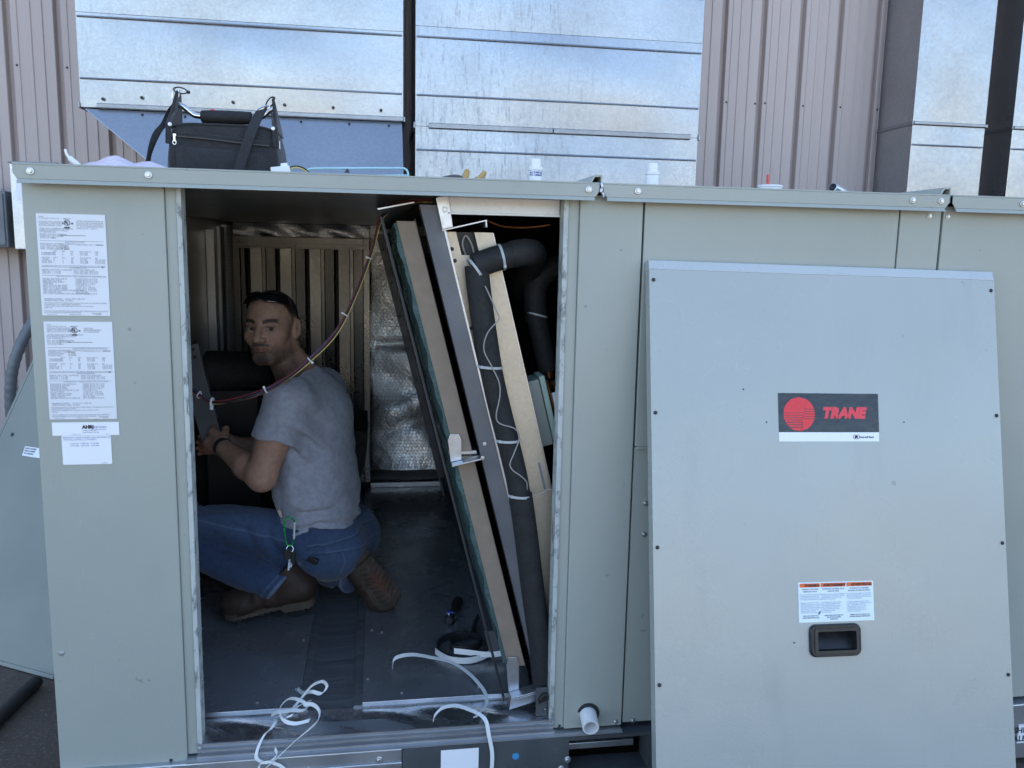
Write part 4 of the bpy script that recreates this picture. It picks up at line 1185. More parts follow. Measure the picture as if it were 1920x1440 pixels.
# ================================================================== DUCTS
def duct(label, x0, x1, y0, y1, z0, z1, mat, beads, bands, screws=(), rows=()):
    d = thing('sheet_metal_duct', label, 'duct', ((x0 + x1) / 2, (y0 + y1) / 2, z0), group='galvanised ducts behind the unit')
    cuts = [z0] + sorted(rows) + [z1]
    for a, b in zip(cuts[:-1], cuts[1:]):
        # slightly dished sheet with folded corners
        m = MB()
        def fn(u, v, a=a, b=b):
            s = math.sin(math.pi * u) * math.sin(math.pi * v)
            return (x0 + (x1 - x0) * u, y0 - .010 * s + .004 * math.sin(5 * u + 3 * v + a * 9) * s, a + .001 + (b - a - .002) * v)
        m.grid(fn, 24, 8)
        m.add([(x0, y0, a + .001), (x0, y1, a + .001), (x0, y1, b - .001), (x0, y0, b - .001), (x1, y0, a + .001), (x1, y1, a + .001), (x1, y1, b - .001), (x1, y0, b - .001)],
              [(0, 3, 2, 1), (4, 5, 6, 7), (0, 1, 5, 4), (3, 7, 6, 2)])
        obj('sheet', m, mat, d, smooth=True)
    for z in beads:
        obj('stiffening_bead', MB().tube([(x0 + .006, y0 - .004, z), (x0 + (x1 - x0) * .25, y0 - .010, z), ((x0 + x1) / 2, y0 - .0135, z), (x0 + (x1 - x0) * .75, y0 - .010, z), (x1 - .006, y0 - .004, z)], .0048, 8), mat, d, smooth=True)
    for z, h, seg in bands:
        for a, b in seg:
            obj('slip_joint', MB().prism_x([(y0 - .006, z), (y0 - .018, z + .004), (y0 - .018, z + h - .004), (y0 - .006, z + h)], x0 + (x1 - x0) * a, x0 + (x1 - x0) * b), 'slip', d, .001)
        obj('slip_joint', MB().box(x0 - .010, x0 - .001, y0 - .012, y1, z, z + h), 'slip', d, .002)
        obj('slip_joint', MB().box(x1 + .001, x1 + .010, y0 - .012, y1, z, z + h), 'slip', d, .002)
    for x, z in screws:
        inst('screw', SCREW_D, (x, y0 - .011, z), d, scale=1.6)
    return d
duct('broad galvanised duct behind the tool bag, its base cut to a sloping transition', -.687, .873, 2.60, 3.155, 2.060, 4.2, 'galv_duct', (2.195, 2.481, 2.80), ((2.055, .026, ((.05, .999),)),),
     ((-.40, 2.115), (.03, 2.113), (.28, 2.112), (.52, 2.110), (.76, 2.108), (-.58, 2.10)), (2.50, 3.2))
tr = thing('duct_transition', 'sloping blue-grey transition duct under the broad duct, behind the tool bag', 'duct', (.2, 2.6, 1.3), group='galvanised ducts behind the unit')
tm = MB()
fl_, bl_ = [(-.672, 2.598, 2.053), (.868, 2.598, 2.053), (.872, 2.30, 1.50), (.02, 2.30, 1.50)], [(-.672, 3.15, 2.053), (.868, 3.15, 2.053), (.872, 3.15, 1.50), (.02, 3.15, 1.50)]
tm.add(fl_ + bl_, [(3, 2, 1, 0), (4, 5, 6, 7), (0, 1, 5, 4), (1, 2, 6, 5), (2, 3, 7, 6), (3, 0, 4, 7)])
obj('shell', tm, 'galv_duct', tr, .004)
nt_ = Vector((0, -.553, .298)).normalized()
for x in (-.4, -.2, .36, .6, .8):
    inst('screw', SCREW_D, (x, 2.585, 2.033), tr, scale=1.3, rot=(R(-28), 0, 0))
duct('broad rain-streaked galvanised duct rising behind the white bottles', .936, 2.473, 2.60, 3.155, 1.30, 4.2, 'galv_streak', (1.921, 2.195, 2.482, 2.76), ((2.028, .030, ((.045, .475), (.470, .970))),), (), (2.040, 2.534, 3.2))
duct('narrow mottled galvanised duct with dark left side, right of the bare wall', 3.884, 4.362, 2.80, 3.155, 1.20, 4.2, 'galv_mottle', (2.087,), ((2.200, .022, ((.0, 1.0),)),), (), (2.21, 3.3))
duct('far dark-sided duct right of the narrow mottled duct', 4.548, 5.10, 2.80, 3.155, 1.20, 4.2, 'galv_mottle', (2.087,), ((2.200, .022, ((.0, 1.0),)),), (), (2.21, 3.3))

# ================================================================== ON THE WALL AND THE GROUND, LEFT
eb = thing('disconnect_box', 'grey electrical disconnect box with white label on the wall', 'electrical box', (-1.04, 3.05, 1.365))
obj('case', MB().box(-1.165, -.935, 2.955, 3.195, 1.365, 1.812), 'galv', eb, .004)
obj('lid_edge', MB().box(-1.172, -.930, 2.950, 3.195, 1.8125, 1.822), 'box_grey', eb, .002)
el = obj('label', MB().box(-1.140, -.99, 2.9535, 2.9546, 1.628, 1.800), 'label_bright', eb)
lettering([('30 AMP', -1.13, 1.775, .022, dict(bold=.001)), ('NON-FUSED', -1.13, 1.755, .018), ('240V MAX', -1.13, 1.738, .018)], -0.0 + 2.9530, 'ink', el)
eb2 = thing('junction_box', 'dark grey junction box on the wall beside the disconnect box', 'electrical box', (-1.30, 3.05, 1.37))
obj('case', MB().box(-1.42, -1.205, 2.98, 3.195, 1.372, 1.670), 'conduit', eb2, .008)
obj('cover', MB().box(-1.41, -1.215, 2.970, 2.979, 1.385, 1.655), 'conduit', eb2, .006)
obj('hub', MB().lathe([(.03, 0), (.03, .05), (.022, .052)], (-1.31, 3.08, 1.670), 'Z', 18), 'conduit', eb2, smooth=True)
fc = thing('flexible_conduit', 'grey flexible conduit curving down the wall below the disconnect box', 'conduit', (-1.2, 3.0, .0))
pts = smooth_path([(-1.02, 3.05, 1.364), (-1.02, 3.04, 1.20), (-1.06, 3.00, 1.06), (-1.13, 2.95, .93), (-1.195, 2.92, .76), (-1.225, 2.92, .58), (-1.235, 2.95, .35), (-1.23, 2.98, .02)], 14)
obj('corrugated_tube', MB().tube(pts, [.0290 + .0018 * math.sin(i * 1.9) for i in range(len(pts))], 14), 'conduit', fc, smooth=True)
obj('fitting', MB().lathe([(.036, 0), (.036, .03), (.030, .04)], (-1.02, 3.05, 1.325), 'Z', 8), 'box_grey', fc)
gp = obj('ground_pipe', MB().tube(smooth_path([(-.338, .755, .0225), (-.352, .66, .0225), (-.366, .52, .0225), (-.40, .30, .0225)], 6), .022, 16), 'black_plastic', smooth=True)
tag(gp, 'black pipe lying on the ground below the leaning side panel', 'pipe')

# ================================================================== ON THE ROOF
bag = thing('tool_bag', 'open black nylon tool bag with padded tube handle on the unit roof', 'tool bag', (.335, .50, ZR))
BX0, BX1, BY0, BY1 = .2000, .4780, .415, .600
def bagshell(u, v):
    a = 2 * math.pi * u
    c, s = math.cos(a), math.sin(a)
    ex = .28
    x = (abs(c) ** ex) * (1 if c > 0 else -1)
    y = (abs(s) ** ex) * (1 if s > 0 else -1)
    w_ = 1 - .05 * v + .02 * math.sin(math.pi * v)
    bul = .006 * math.sin(math.pi * v) * (1 + .6 * math.sin(7 * a) * .5)
    return ((BX0 + BX1) / 2 + x * ((BX1 - BX0) / 2 * w_ + bul), (BY0 + BY1) / 2 + y * ((BY1 - BY0) / 2 * w_ + bul), ZR + .001 + .147 * v + .004 * math.sin(3 * a) * v)
obj('body', MB().grid(bagshell, 96, 14), 'black_nylon', bag, smooth=True)
obj('base', MB().box(BX0 + .002, BX1 - .002, BY0 + .002, BY1 - .002, ZR + .0005, ZR + .006), 'black_plastic', bag, .002)
obj('hem_binding', MB().tube([bagshell(k / 64, 1.0) for k in range(64)], .0035, 6, closed=True), 'webbing', bag, smooth=True)
def pocket(u, v):
    return (.222 + .228 * u, .4115 - .012 * math.sin(math.pi * u) ** .5 * math.sin(math.pi * v) ** .4, ZR + .003 + .093 * v - .010 * u * v)
obj('front_pocket', MB().grid(pocket, 20, 14), 'black_nylon', bag, smooth=True)
obj('zip', MB().tube([(.2235, .406, ZR + .118), (.30, .402, ZR + .114), (.38, .402, ZR + .107), (.457, .406, ZR + .102)], .0030, 6, flat=.6), 'black_plastic', bag, smooth=True)
obj('zip_flap', MB().ribbon([(.2235, .4065, ZR + .124), (.30, .4020, ZR + .120), (.38, .4020, ZR + .113), (.457, .4065, ZR + .108)], (0, -.002, .009), .0022), 'black_nylon', bag)
zp = obj('zip_pull', MB().box(.2195, .2245, .3985, .4000, ZR + .104, ZR + .119).tube([(.222 + .0042 * math.cos(a), .3992, ZR + .1015 + .0055 * math.sin(a)) for a in [2 * math.pi * k / 16 for k in range(16)]], .0012, 6, closed=True).box(.219, .2265, .3990, .4040, ZR + .1185, ZR + .1225), 'chrome', bag)
# raised end flaps that carry the handle
for sx_, xb, xt, zt in ((1, .2010, .2125, 1.8020), (-1, .4745, .4600, 1.7950)):
    fm = MB()
    pts = [(.425, ZR + .143), (.455, ZR + .190), (.490, zt - .008), (.502, zt), (.522, zt), (.535, zt - .008), (.565, ZR + .190), (.592, ZR + .143)]
    vs = []
    for off in (0, .004 * sx_):
        for y, z in pts:
            t = (z - ZR - .15) / (zt - ZR - .15)
            vs.append((xb + (xt - xb) * t + off, y, z))
    m = len(pts)
    fm.add(vs, [tuple(range(m)), tuple(range(2 * m - 1, m - 1, -1))] + [(i, (i + 1) % m, (i + 1) % m + m, i + m) for i in range(m)])
    obj('end_flap', fm, 'black_nylon', bag, .0015)
    # front gusset leaning in from the front edge up to the flap
    obj('flap_binding', MB().tube([(xb, .420, ZR + .10), (xb + .1 * (xt - xb), .424, ZR + .152), (xb + .5 * (xt - xb), .455, ZR + .187), (xt, .490, zt - .008), (xt, .512, zt + .002)], .0042, 7), 'webbing', bag, smooth=True)
    fr_ = MB()
    fr_.ribbon([(xb + .002 * sx_, .416, ZR + .10), (xb + .004 * sx_, .4185, ZR + .150), (xb + .007 * sx_, .440, ZR + .172), ((xb + xt) / 2 + .006 * sx_, .470, ZR + .195)], (.014, 0, 0), .003)
    obj('gusset', fr_, 'black_nylon', bag)
    inst('rivet', SCREW, (xb + .008 * sx_, .4150, ZR + .148), bag, scale=.75)
obj('handle_tube', MB().tube(smooth_path([(.210, .512, 1.7690), (.225, .512, 1.7630), (.243, .512, 1.7490), (.262, .512, 1.7415), (.335, .512, 1.7410), (.408, .512, 1.7430), (.430, .512, 1.7490), (.446, .512, 1.7630), (.461, .512, 1.7710)], 6), .0078, 14), 'chrome', bag, smooth=True)
obj('handle_grip', MB().lathe([(.012, 0), (.0165, .003), (.0175, .02), (.0182, .06), (.0175, .10), (.0165, .130), (.012, .134)], (.2680, .512, 1.7400), Vector((1, 0, .012)), 22), 'black_foam', bag, smooth=True)
obj('shoulder_strap', MB().ribbon(smooth_path([(.203, .500, 1.768), (.196, .485, 1.748), (.186, .470, 1.715), (.170, .455, 1.690), (.160, .440, 1.660), (.1535, .425, 1.628), (.1500, .412, 1.595), (.1500, .400, ZR + .006)], 6),
    [Vector((.006 + .016 * math.sin(min(1, k / 30) * math.pi), .022 - .012 * math.sin(min(1, k / 30) * math.pi), .006)) for k in range(43)], .002), 'webbing', bag)
obj('shoulder_strap', MB().ribbon(smooth_path([(.4350, .452, 1.7560), (.4260, .430, 1.7330), (.4140, .404, 1.695), (.4020, .396, 1.660), (.3900, .392, 1.625), (.3800, .388, 1.590), (.3740, .384, ZR + .004)], 6), (.0300, .002, .0085), .0022), 'webbing', bag)
def snap(c, d, mat):
    d = Vector(d).normalized()
    s = d.cross(Vector((0, 1, 0))).normalized()
    c = Vector(c)
    p = [c + d * (.017 * math.cos(a)) + s * (.0075 * math.sin(a)) for a in [2 * math.pi * k / 20 for k in range(20)]]
    o = obj('snap_hook', MB().tube(p, .0019, 7, closed=True), mat, bag, smooth=True)
    obj('swivel', MB().lathe([(.0045, 0), (.0045, .007), (.0028, .009)], c + d * .016, d, 10), mat, o, smooth=True)
snap((.2080, .500, 1.7930), (-.15, 0, -1), 'chrome')
snap((.2200, .500, 1.8030), (1, .1, -.15), 'black_plastic')
snap((.4530, .480, 1.7800), (-.55, 0, -.8), 'black_plastic')
obj('strap_ring', MB().tube([(.4380 + .017 * math.cos(a), .452, 1.7585 + .005 * math.sin(a) + .006 * math.cos(a)) for a in [2 * math.pi * k / 20 for k in range(20)]], .0018, 7, closed=True), 'chrome', bag, smooth=True)
obj('side_pocket', MB().grid(lambda u, v: (.1995 - .012 * math.sin(math.pi * u) ** .5 * (.4 + .6 * math.sin(math.pi * min(v * .8 + .15, 1))), .43 + .14 * u, ZR + .003 + .082 * v), 12, 10), 'black_nylon', bag, smooth=True)
obj('side_buckle', MB().box(.4770, .4800, .44, .462, 1.655, 1.676), 'chrome', bag, .001)
obj('strap_buckle', MB().tube([(.360 + .011 * math.cos(a), .382, 1.580 + .008 * math.sin(a)) for a in [2 * math.pi * k / 16 for k in range(16)]], .003, 7, closed=True), 'black_plastic', bag, smooth=True)
obj('tool_in_bag', MB().box(.288, .300, .53, .55, ZR + .02, 1.764), 'logo_red', bag, .003)

fm = MB()
random.seed(7)
def filmfn(u, v):
    s = math.sin(math.pi * u) ** .6 * math.sin(math.pi * v) ** .5
    z = ZR + .001 + s * (.034 + .010 * math.sin(5.2 * u + 1.2) + .006 * math.sin(17 * u + 6 * v) + .004 * math.sin(31 * v + 11 * u))
    return (.062 + .225 * u + .006 * math.sin(8 * v), .10 + .20 * v, z)
fm.grid(filmfn, 40, 24)
tag(obj('plastic_bag', fm, 'film', smooth=True), 'crumpled lilac clear plastic bag lying flat on the roof edge', 'plastic bag')
tag(obj('curved_offcut', MB().tube(smooth_path([(.024, .20, 1.610), (.027, .20, 1.598), (.035, .20, 1.588), (.050, .20, 1.575), (.06, .20, ZR + .002)], 5), [.0008] + [.003] * 8 + [.006] * 12, 8, flat=.4), 'white_pvc', smooth=True), 'small white curved plastic offcut standing up on the roof corner', 'plastic offcut')
cn = thing('wire_connector', 'white plug connector with yellow and black wires beside the tool bag', 'connector', (.515, .2, ZR))
obj('shell', MB().obox((.507, .20, 1.5775), (.022, 0, .003), (0, .014, 0), (-.0015, 0, .0095)).obox((.515, .20, 1.5905), (.008, 0, .001), (0, .008, 0), (0, 0, .005)), 'white_pvc', cn, .002)
for m_, dy, dz in (('wire_yellow', -.004, 0), ('wire_black', .003, .004), ('wire_yellow', .008, .001)):
    obj('wire', MB().tube(smooth_path([(.526, .20 + dy, 1.582 + dz), (.545, .20 + dy, 1.586 + dz), (.565, .21 + dy, 1.579 + dz), (.585, .23 + dy, ZR + .003)], 6), .0019, 7), m_, cn, smooth=True)
wf = thing('wire_bail', 'pale blue coated wire bail lying across the roof edge', 'wire bail', (.69, .25, ZR))
obj('bail', MB().tube(smooth_path([(.562, .25, ZR + .003), (.563, .25, 1.580), (.570, .25, 1.5885), (.60, .25, 1.5915), (.69, .25, 1.5950), (.79, .25, 1.5985), (.806, .25, 1.5965), (.812, .25, 1.588), (.813, .25, 1.572), (.813, .25, ZR + .003)], 6), .0026, 9), 'sky_blue_wire', wf, smooth=True)
obj('crossbar', MB().tube([(.562, .262, ZR + .016), (.813, .262, 1.583)], .0022, 8), 'sky_blue_wire', wf, smooth=True)
obj('clip', MB().prism([(.655, 1.583), (.668, 1.583), (.664, 1.592), (.661, 1.592)], .246, .256), 'black_plastic', wf)
gl = thing('work_glove', 'dark work glove with tan fingertips lying on the roof', 'glove', (.95, .27, ZR))
obj('palm', MB().grid(lambda u, v: (.845 + .135 * u, .22 + .09 * v, ZR + .001 + .030 * math.sin(math.pi * u) ** .5 * math.sin(math.pi * v) ** .5 * (1 - .2 * math.sin(6 * u))), 18, 12), 'black_nylon', gl, smooth=True)
for x, z, tx, tz in ((.955, ZR + .018, .962, 1.602), (.990, ZR + .014, 1.008, 1.598), (.975, ZR + .010, 1.000, 1.585)):
    obj('finger', MB().tube(smooth_path([(x, .25, z), ((x + tx) / 2, .248, (z + tz) / 2), (tx, .246, tz)], 5), [.010, .0095, .0095, .009, .009, .0085, .008, .0075, .0065, .006, .003], 12), 'glove', gl, smooth=True)
def bottle(x, y, label, text):
    b = thing('white_bottle', label, 'bottle', (x, y, ZR), group='white bottles on the roof')
    B = obj('body', MB().lathe([(.017, 0), (.0185, .002), (.0185, .056), (.0175, .058)], (x, y, ZR), 'Z', 28), 'white_pvc', b, smooth=True)
    obj('collar', MB().lathe([(.0180, .0582), (.0205, .0590), (.0205, .0660), (.0170, .0690)], (x, y, ZR), 'Z', 28), 'white_pvc', b, smooth=True)
    obj('cap', MB().lathe([(.0148, .0692), (.0148, .084), (.0135, .0890), (.004, .0893)], (x, y, ZR), 'Z', 24), 'white_pvc', b, smooth=True)
    if text:
        vs, fs = text_raw('ALL PURPOSE\nPVC CEMENT', .0066, bold=.0003)
        out = [(x + .0190 * math.sin((a - .021) / .0190), y - .0190 * math.cos((a - .021) / .0190), ZR + .0500 + c) for a, c, _ in vs]
        org = ORG[B.name]
        me = bpy.data.meshes.new('lettering')
        me.from_pydata([(p[0] - org.x, p[1] - org.y, p[2] - org.z) for p in out], [], fs)
        me.materials.append(M['ink_blue'])
        o = bpy.data.objects.new('lettering', me)
        COL.objects.link(o)
        o.parent = B
    return b
bottle(1.157, .35, 'small white bottle with dark print standing by the roof joint', True)
bottle(1.485, .35, 'small plain white bottle standing alone on the middle roof section', False)
cp = thing('foam_cup', 'white cup lid with red straw showing over the roof edge', 'cup', (1.866, .42, ZR))
obj('cup', MB().lathe([(.026, 0), (.030, .004), (.034, .042)], (1.866, .42, ZR), 'Z', 28), 'cup', cp, smooth=True)
obj('lid', MB().lathe([(.0345, .0422), (.0365, .0430), (.0365, .0460), (.032, .0485), (.003, .0490)], (1.866, .42, ZR), 'Z', 28), 'cup', cp, smooth=True)
obj('straw', MB().tube([(1.858, .42, ZR + .046), (1.856, .42, 1.634)], .0032, 10), 'red_straw', cp, smooth=True)
pp = obj('pipe_offcut', MB().lathe([(.0105, 0), (.0125, .001), (.0125, .085), (.0105, .086), (.0095, .085), (.0095, .001)], (1.972, .26, 1.5905), Vector((.85, .5, -.22)), 22, cap=False), 'galv', smooth=True)
tag(pp, 'short grey pipe offcut lying on the roof by the cup', 'pipe')
dt = thing('hand_tool', 'flat dark hand tool lying on the roof left of the glove', 'hand tool', (.86, .3, ZR))
obj('blade', MB().box(.80, .86, .29, .31, ZR + .0005, ZR + .028), 'black_plastic', dt, .002)
obj('grip', MB().lathe([(.010, 0), (.014, .006), (.014, .02), (.008, .03)], (.905, .31, 1.5755), Vector((1, 0, 0)), 16), 'black_rubber', dt, smooth=True)

# ================================================================== ON THE COMPARTMENT FLOOR
def strip(name, pts, w_, label, n=8, th=.0014):
    P = smooth_path(pts, n)
    k = len(P)
    W = []
    for i in range(k):
        f = i / (k - 1) * (len(w_) - 1)
        j = min(int(f), len(w_) - 2)
        W.append(Vector(w_[j]).lerp(Vector(w_[j + 1]), f - j))
    o = obj(name, MB().ribbon(P, [q * .80 for q in W], th), 'white_tie')
    tag(o, label, 'tape strip', 'loose white strips')
    return o
FZ = .2375
strip('foam_strip', [(.522, .200, .242), (.535, .168, .248), (.548, .140, .262), (.566, .120, .274), (.590, .112, .272), (.603, .112, .290), (.592, .115, .303), (.566, .118, .292), (.545, .112, .270),
       (.520, .085, .252), (.498, .060, .246), (.505, .040, .252), (.525, .036, .262)],
      [(.008, .006, .006), (.004, .002, .012), (0, 0, .013), (.006, 0, .012), (.010, -.004, .006), (.004, -.006, .012), (.002, -.004, .012), (0, .004, .010), (.004, 0, .010), (.008, .004, .004), (.006, 0, .010)],
      'curled white adhesive strip looped over the foil at the left of the sill')
strip('foam_strip', [(.548, .075, .266), (.572, .060, .272), (.588, .045, .262), (.585, .020, .250), (.562, -.004, .240), (.535, -.020, .226), (.508, -.030, .205), (.478, -.036, .180), (.458, -.038, .165), (.452, -.036, .178), (.470, -.034, .186), (.498, -.030, .172), (.515, -.030, .155), (.535, -.032, .128), (.560, -.036, .142), (.566, -.036, .166)],
      [(.002, .004, .012), (.004, 0, .012), (.006, .004, .010), (.010, .004, .006), (.010, .004, .004), (.006, .002, .008), (.006, .002, .006), (.002, .004, .009), (.004, .002, .008), (.004, 0, .008)],
      'tangled white strip drooping over the sill below the floor channel')
strip('foam_strip', [(.772, .290, .240), (.780, .300, .262), (.825, .305, .268), (.880, .290, .264), (.935, .262, .260), (.975, .215, .252), (1.003, .150, .246), (1.012, .100, .244), (1.006, .055, .244), (.985, .020, .244), (.972, .004, .242)],
      [(0, .003, .013), (.002, .012, .008), (0, .014, .004), (.002, .014, .003), (.008, .012, .003), (.012, .006, .003), (.013, .002, .004), (.012, -.004, .005)],
      'long flat white strip arching over the right floor plate')
strip('foam_strip', [(.868, .008, .2395), (.872, .012, .250), (.892, .022, .262), (.925, .026, .264), (.955, .016, .258), (.985, .002, .248), (.998, -.010, .236), (1.004, -.022, .205), (1.012, -.028, .16), (1.010, -.030, .11), (1.000, -.032, .07), (.99, -.034, .03)],
      [(.002, .010, .006), (.002, .010, .006), (.002, .012, .004), (.004, .012, .004), (.010, .006, .004), (.012, .002, .003), (.012, -.002, .002), (.012, -.002, 0), (.012, -.002, 0)],
      'white strip hanging straight down over the sill and base rail')
strip('foam_strip', [(.470, .070, .246), (.488, .052, .262), (.520, .046, .268), (.545, .060, .258), (.556, .088, .250), (.540, .100, .262), (.512, .092, .274), (.492, .066, .266), (.500, .034, .254), (.530, .016, .250), (.566, .022, .252)],
      [(.002, .008, .010), (.002, .012, .004), (.004, .012, .004), (.010, .004, .006), (.008, -.004, .010), (.002, -.008, .010), (.006, .004, .010), (.004, .010, .006)],
      'short white strip knotted among the curls on the left foil')
strip('foam_strip', [(.560, .130, .244), (.552, .108, .252), (.530, .098, .248), (.506, .088, .243), (.490, .072, .243), (.478, .050, .243), (.484, .030, .250), (.476, .012, .243), (.462, .000, .236), (.448, -.016, .212), (.446, -.024, .190), (.470, -.028, .180), (.492, -.026, .196), (.488, -.026, .214)],
      [(.010, .002, .006), (.008, .006, .004), (.002, .012, .004), (.006, .010, .003), (.012, .004, .003), (.010, .002, .006), (.010, -.002, .006), (.004, .002, .010), (.004, .002, .010)],
      'narrow white strip curling off the sill edge beside the left jamb')
co = thing('hose_loop', 'loosely coiled black hose with white backing strip on the floor by the filters', 'hose', (1.0, .36, .2365))
loop = [(1.135, .37, .285), (1.085, .345, .262), (1.035, .315, .250), (.985, .300, .246), (.935, .315, .246), (.905, .360, .247), (.915, .420, .249), (.965, .455, .250), (1.015, .440, .252), (1.035, .395, .256), (1.015, .345, .262), (.975, .330, .264), (.945, .350, .262), (.950, .400, .258), (1.000, .425, .256)]
obj('hose', MB().ribbon(smooth_path(loop, 8), (.0, .002, .0175), .006), 'black_rubber', co)
lp2 = [(1.140, .362, .288), (1.086, .337, .264), (1.035, .3065, .251), (.985, .2915, .247), (.933, .307, .247), (.8965, .357, .248)]
obj('backing_strip', MB().ribbon(smooth_path(lp2, 10), (.0, .004, .0165), .0014), 'white_tie', co)
lp3 = [(.948, .325, .262), (.985, .312, .262), (1.04, .300, .258), (1.09, .300, .262), (1.115, .325, .275), (1.105, .36, .285)]
obj('backing_strip', MB().ribbon(smooth_path(lp3, 10), (.0, .004, .0150), .0014), 'white_tie', co)
obj('hose_tail', MB().tube(smooth_path([(1.02, .47, .247), (1.04, .54, .26), (1.085, .58, .275), (1.13, .56, .29)], 8), .007, 10), 'black_rubber', co, smooth=True)
ft_ = thing('flashlight', 'small black flashlight with blue button on the floor', 'flashlight', (.975, .63, .2365))
d = Vector((.045, .155, 0)).normalized()
obj('barrel', MB().lathe([(.011, 0), (.0150, .004), (.0150, .045), (.0115, .055), (.0115, .110), (.0165, .122), (.0170, .155), (.010, .158)], (.951, .545, .2530), d, 20), 'black_plastic', ft_, smooth=True)
obj('button', MB().obox((.9585, .5755, .2690), d * .006, d.cross(Vector((0, 0, 1))) * .012, (0, 0, .0022)), 'blue_plastic', ft_, .0015)
obj('clip', MB().obox((.953, .560, .2690), d * .003, d.cross(Vector((0, 0, 1))) * .003, (0, 0, .003)), 'chrome', ft_, .001)
obj('tail_ring', MB().lathe([(.0158, .040), (.0158, .044)], (.951, .545, .2530), d, 20), 'chrome', ft_, smooth=True)
lv = thing('latch_lever', 'small black latch lever at the lower right corner of the opening', 'latch', (1.155, .03, .223))
obj('plate', MB().box(1.130, 1.1600, .020, .026, .2235, .300), 'rail_dark', lv, .001)
obj('arm', MB().prism([(1.1350, .262), (1.1590, .272), (1.1590, .285), (1.1480, .290), (1.1350, .276)], .008, .0195), 'black_plastic', lv, .002)
obj('pin', MB().box(1.1500, 1.1540, .010, .0195, .232, .248), 'chrome', lv, .001)

# ================================================================== PERSON (signed-distance fields turned into continuous meshes)
def vnoise(P, scale, seed=0):
    """smooth value noise in -1..1 for points (..., 3)"""
    q = P * scale
    i = np.floor(q).astype(np.int64)
    f = q - i
    f = f * f * (3 - 2 * f)
    def h(a, b, c):
        n = (a * 374761393 + b * 668265263 + c * 2147483647 + seed * 974634777) & 0xffffffff
        n = ((n ^ (n >> 13)) * 1274126177) & 0xffffffff
        return ((n ^ (n >> 16)) & 0xffff) / 32767.5 - 1.0
    r = 0
    for dx in (0, 1):
        for dy in (0, 1):
            for dz in (0, 1):
                wgt = (f[..., 0] if dx else 1 - f[..., 0]) * (f[..., 1] if dy else 1 - f[..., 1]) * (f[..., 2] if dz else 1 - f[..., 2])
                r = r + wgt * h(i[..., 0] + dx, i[..., 1] + dy, i[..., 2] + dz)
    return r

def rcone(P, a, b, ra, rb):
    a, b = np.array(a, float), np.array(b, float)
    d = b - a
    t = np.clip(((P - a) @ d) / (d @ d), 0, 1)
    return np.linalg.norm(P - a - t[..., None] * d, axis=-1) - (ra + (rb - ra) * t)

def ellip(P, c, r, B=None):
    q = P - np.array(c, float)
    if B is not None:
        q = q @ np.array(B, float).T          # rows of B: local axes
    r = np.array(r, float)
    k0 = np.linalg.norm(q / r, axis=-1)
    k1 = np.linalg.norm(q / (r * r), axis=-1) + 1e-9
    return k0 * (k0 - 1) / k1

def smin(a, b, k):
    h = np.clip(.5 + .5 * (b - a) / k, 0, 1)
    return b + (a - b) * h - k * h * (1 - h)

def smax(a, b, k):
    return -smin(-a, -b, k)

def grid_pts(lo, hi, h):
    lo, hi = np.array(lo, float), np.array(hi, float)
    n = np.ceil((hi - lo) / h).astype(int) + 1
    ax = [lo[i] + h * np.arange(n[i]) for i in range(3)]
    return np.stack(np.meshgrid(*ax, indexing='ij'), -1)

def surface_nets(F, lo, h):
    ins = F < 0
    nx, ny, nz = F.shape
    c = np.zeros((nx - 1, ny - 1, nz - 1), np.int8)
    corners = [(i, j, k) for i in (0, 1) for j in (0, 1) for k in (0, 1)]
    sl = lambda i, n: slice(i, n - 1 + i)
    for i, j, k in corners:
        c += ins[sl(i, nx), sl(j, ny), sl(k, nz)]
    act = np.argwhere((c > 0) & (c < 8))
    vid = -np.ones(c.shape, np.int64)
    vid[act[:, 0], act[:, 1], act[:, 2]] = np.arange(len(act))
    acc = np.zeros((len(act), 3))
    cnt = np.zeros(len(act))
    for a in corners:
        for ax in range(3):
            if a[ax] == 0:
                b = list(a); b[ax] = 1
                fa = F[act[:, 0] + a[0], act[:, 1] + a[1], act[:, 2] + a[2]]
                fb = F[act[:, 0] + b[0], act[:, 1] + b[1], act[:, 2] + b[2]]
                m = (fa < 0) != (fb < 0)
                t = np.where(m, fa / np.where(m, fa - fb, 1), 0)
                p = np.array(a, float)[None] + t[:, None] * (np.array(b) - np.array(a))[None]
                acc[m] += p[m]
                cnt[m] += 1
    V = lo + h * (act + acc / cnt[:, None])
    faces = []
    for ax in range(3):
        s0 = [slice(None)] * 3; s1 = [slice(None)] * 3
        s0[ax] = slice(0, F.shape[ax] - 1); s1[ax] = slice(1, F.shape[ax])
        fa, fb = ins[tuple(s0)], ins[tuple(s1)]
        E = np.argwhere(fa != fb)
        u, v = (ax + 1) % 3, (ax + 2) % 3
        ok = (E[:, u] > 0) & (E[:, v] > 0) & (E[:, u] < F.shape[u] - 1) & (E[:, v] < F.shape[v] - 1)
        E = E[ok]
        flip = fa[E[:, 0], E[:, 1], E[:, 2]]
        q = []
        for du, dv in ((1, 1), (0, 1), (0, 0), (1, 0)):
            o = E.copy(); o[:, u] -= du; o[:, v] -= dv
            q.append(vid[o[:, 0], o[:, 1], o[:, 2]])
        q = np.stack(q, 1)
        q[~flip] = q[~flip][:, ::-1]
        faces.append(q)
    return V, np.concatenate(faces)

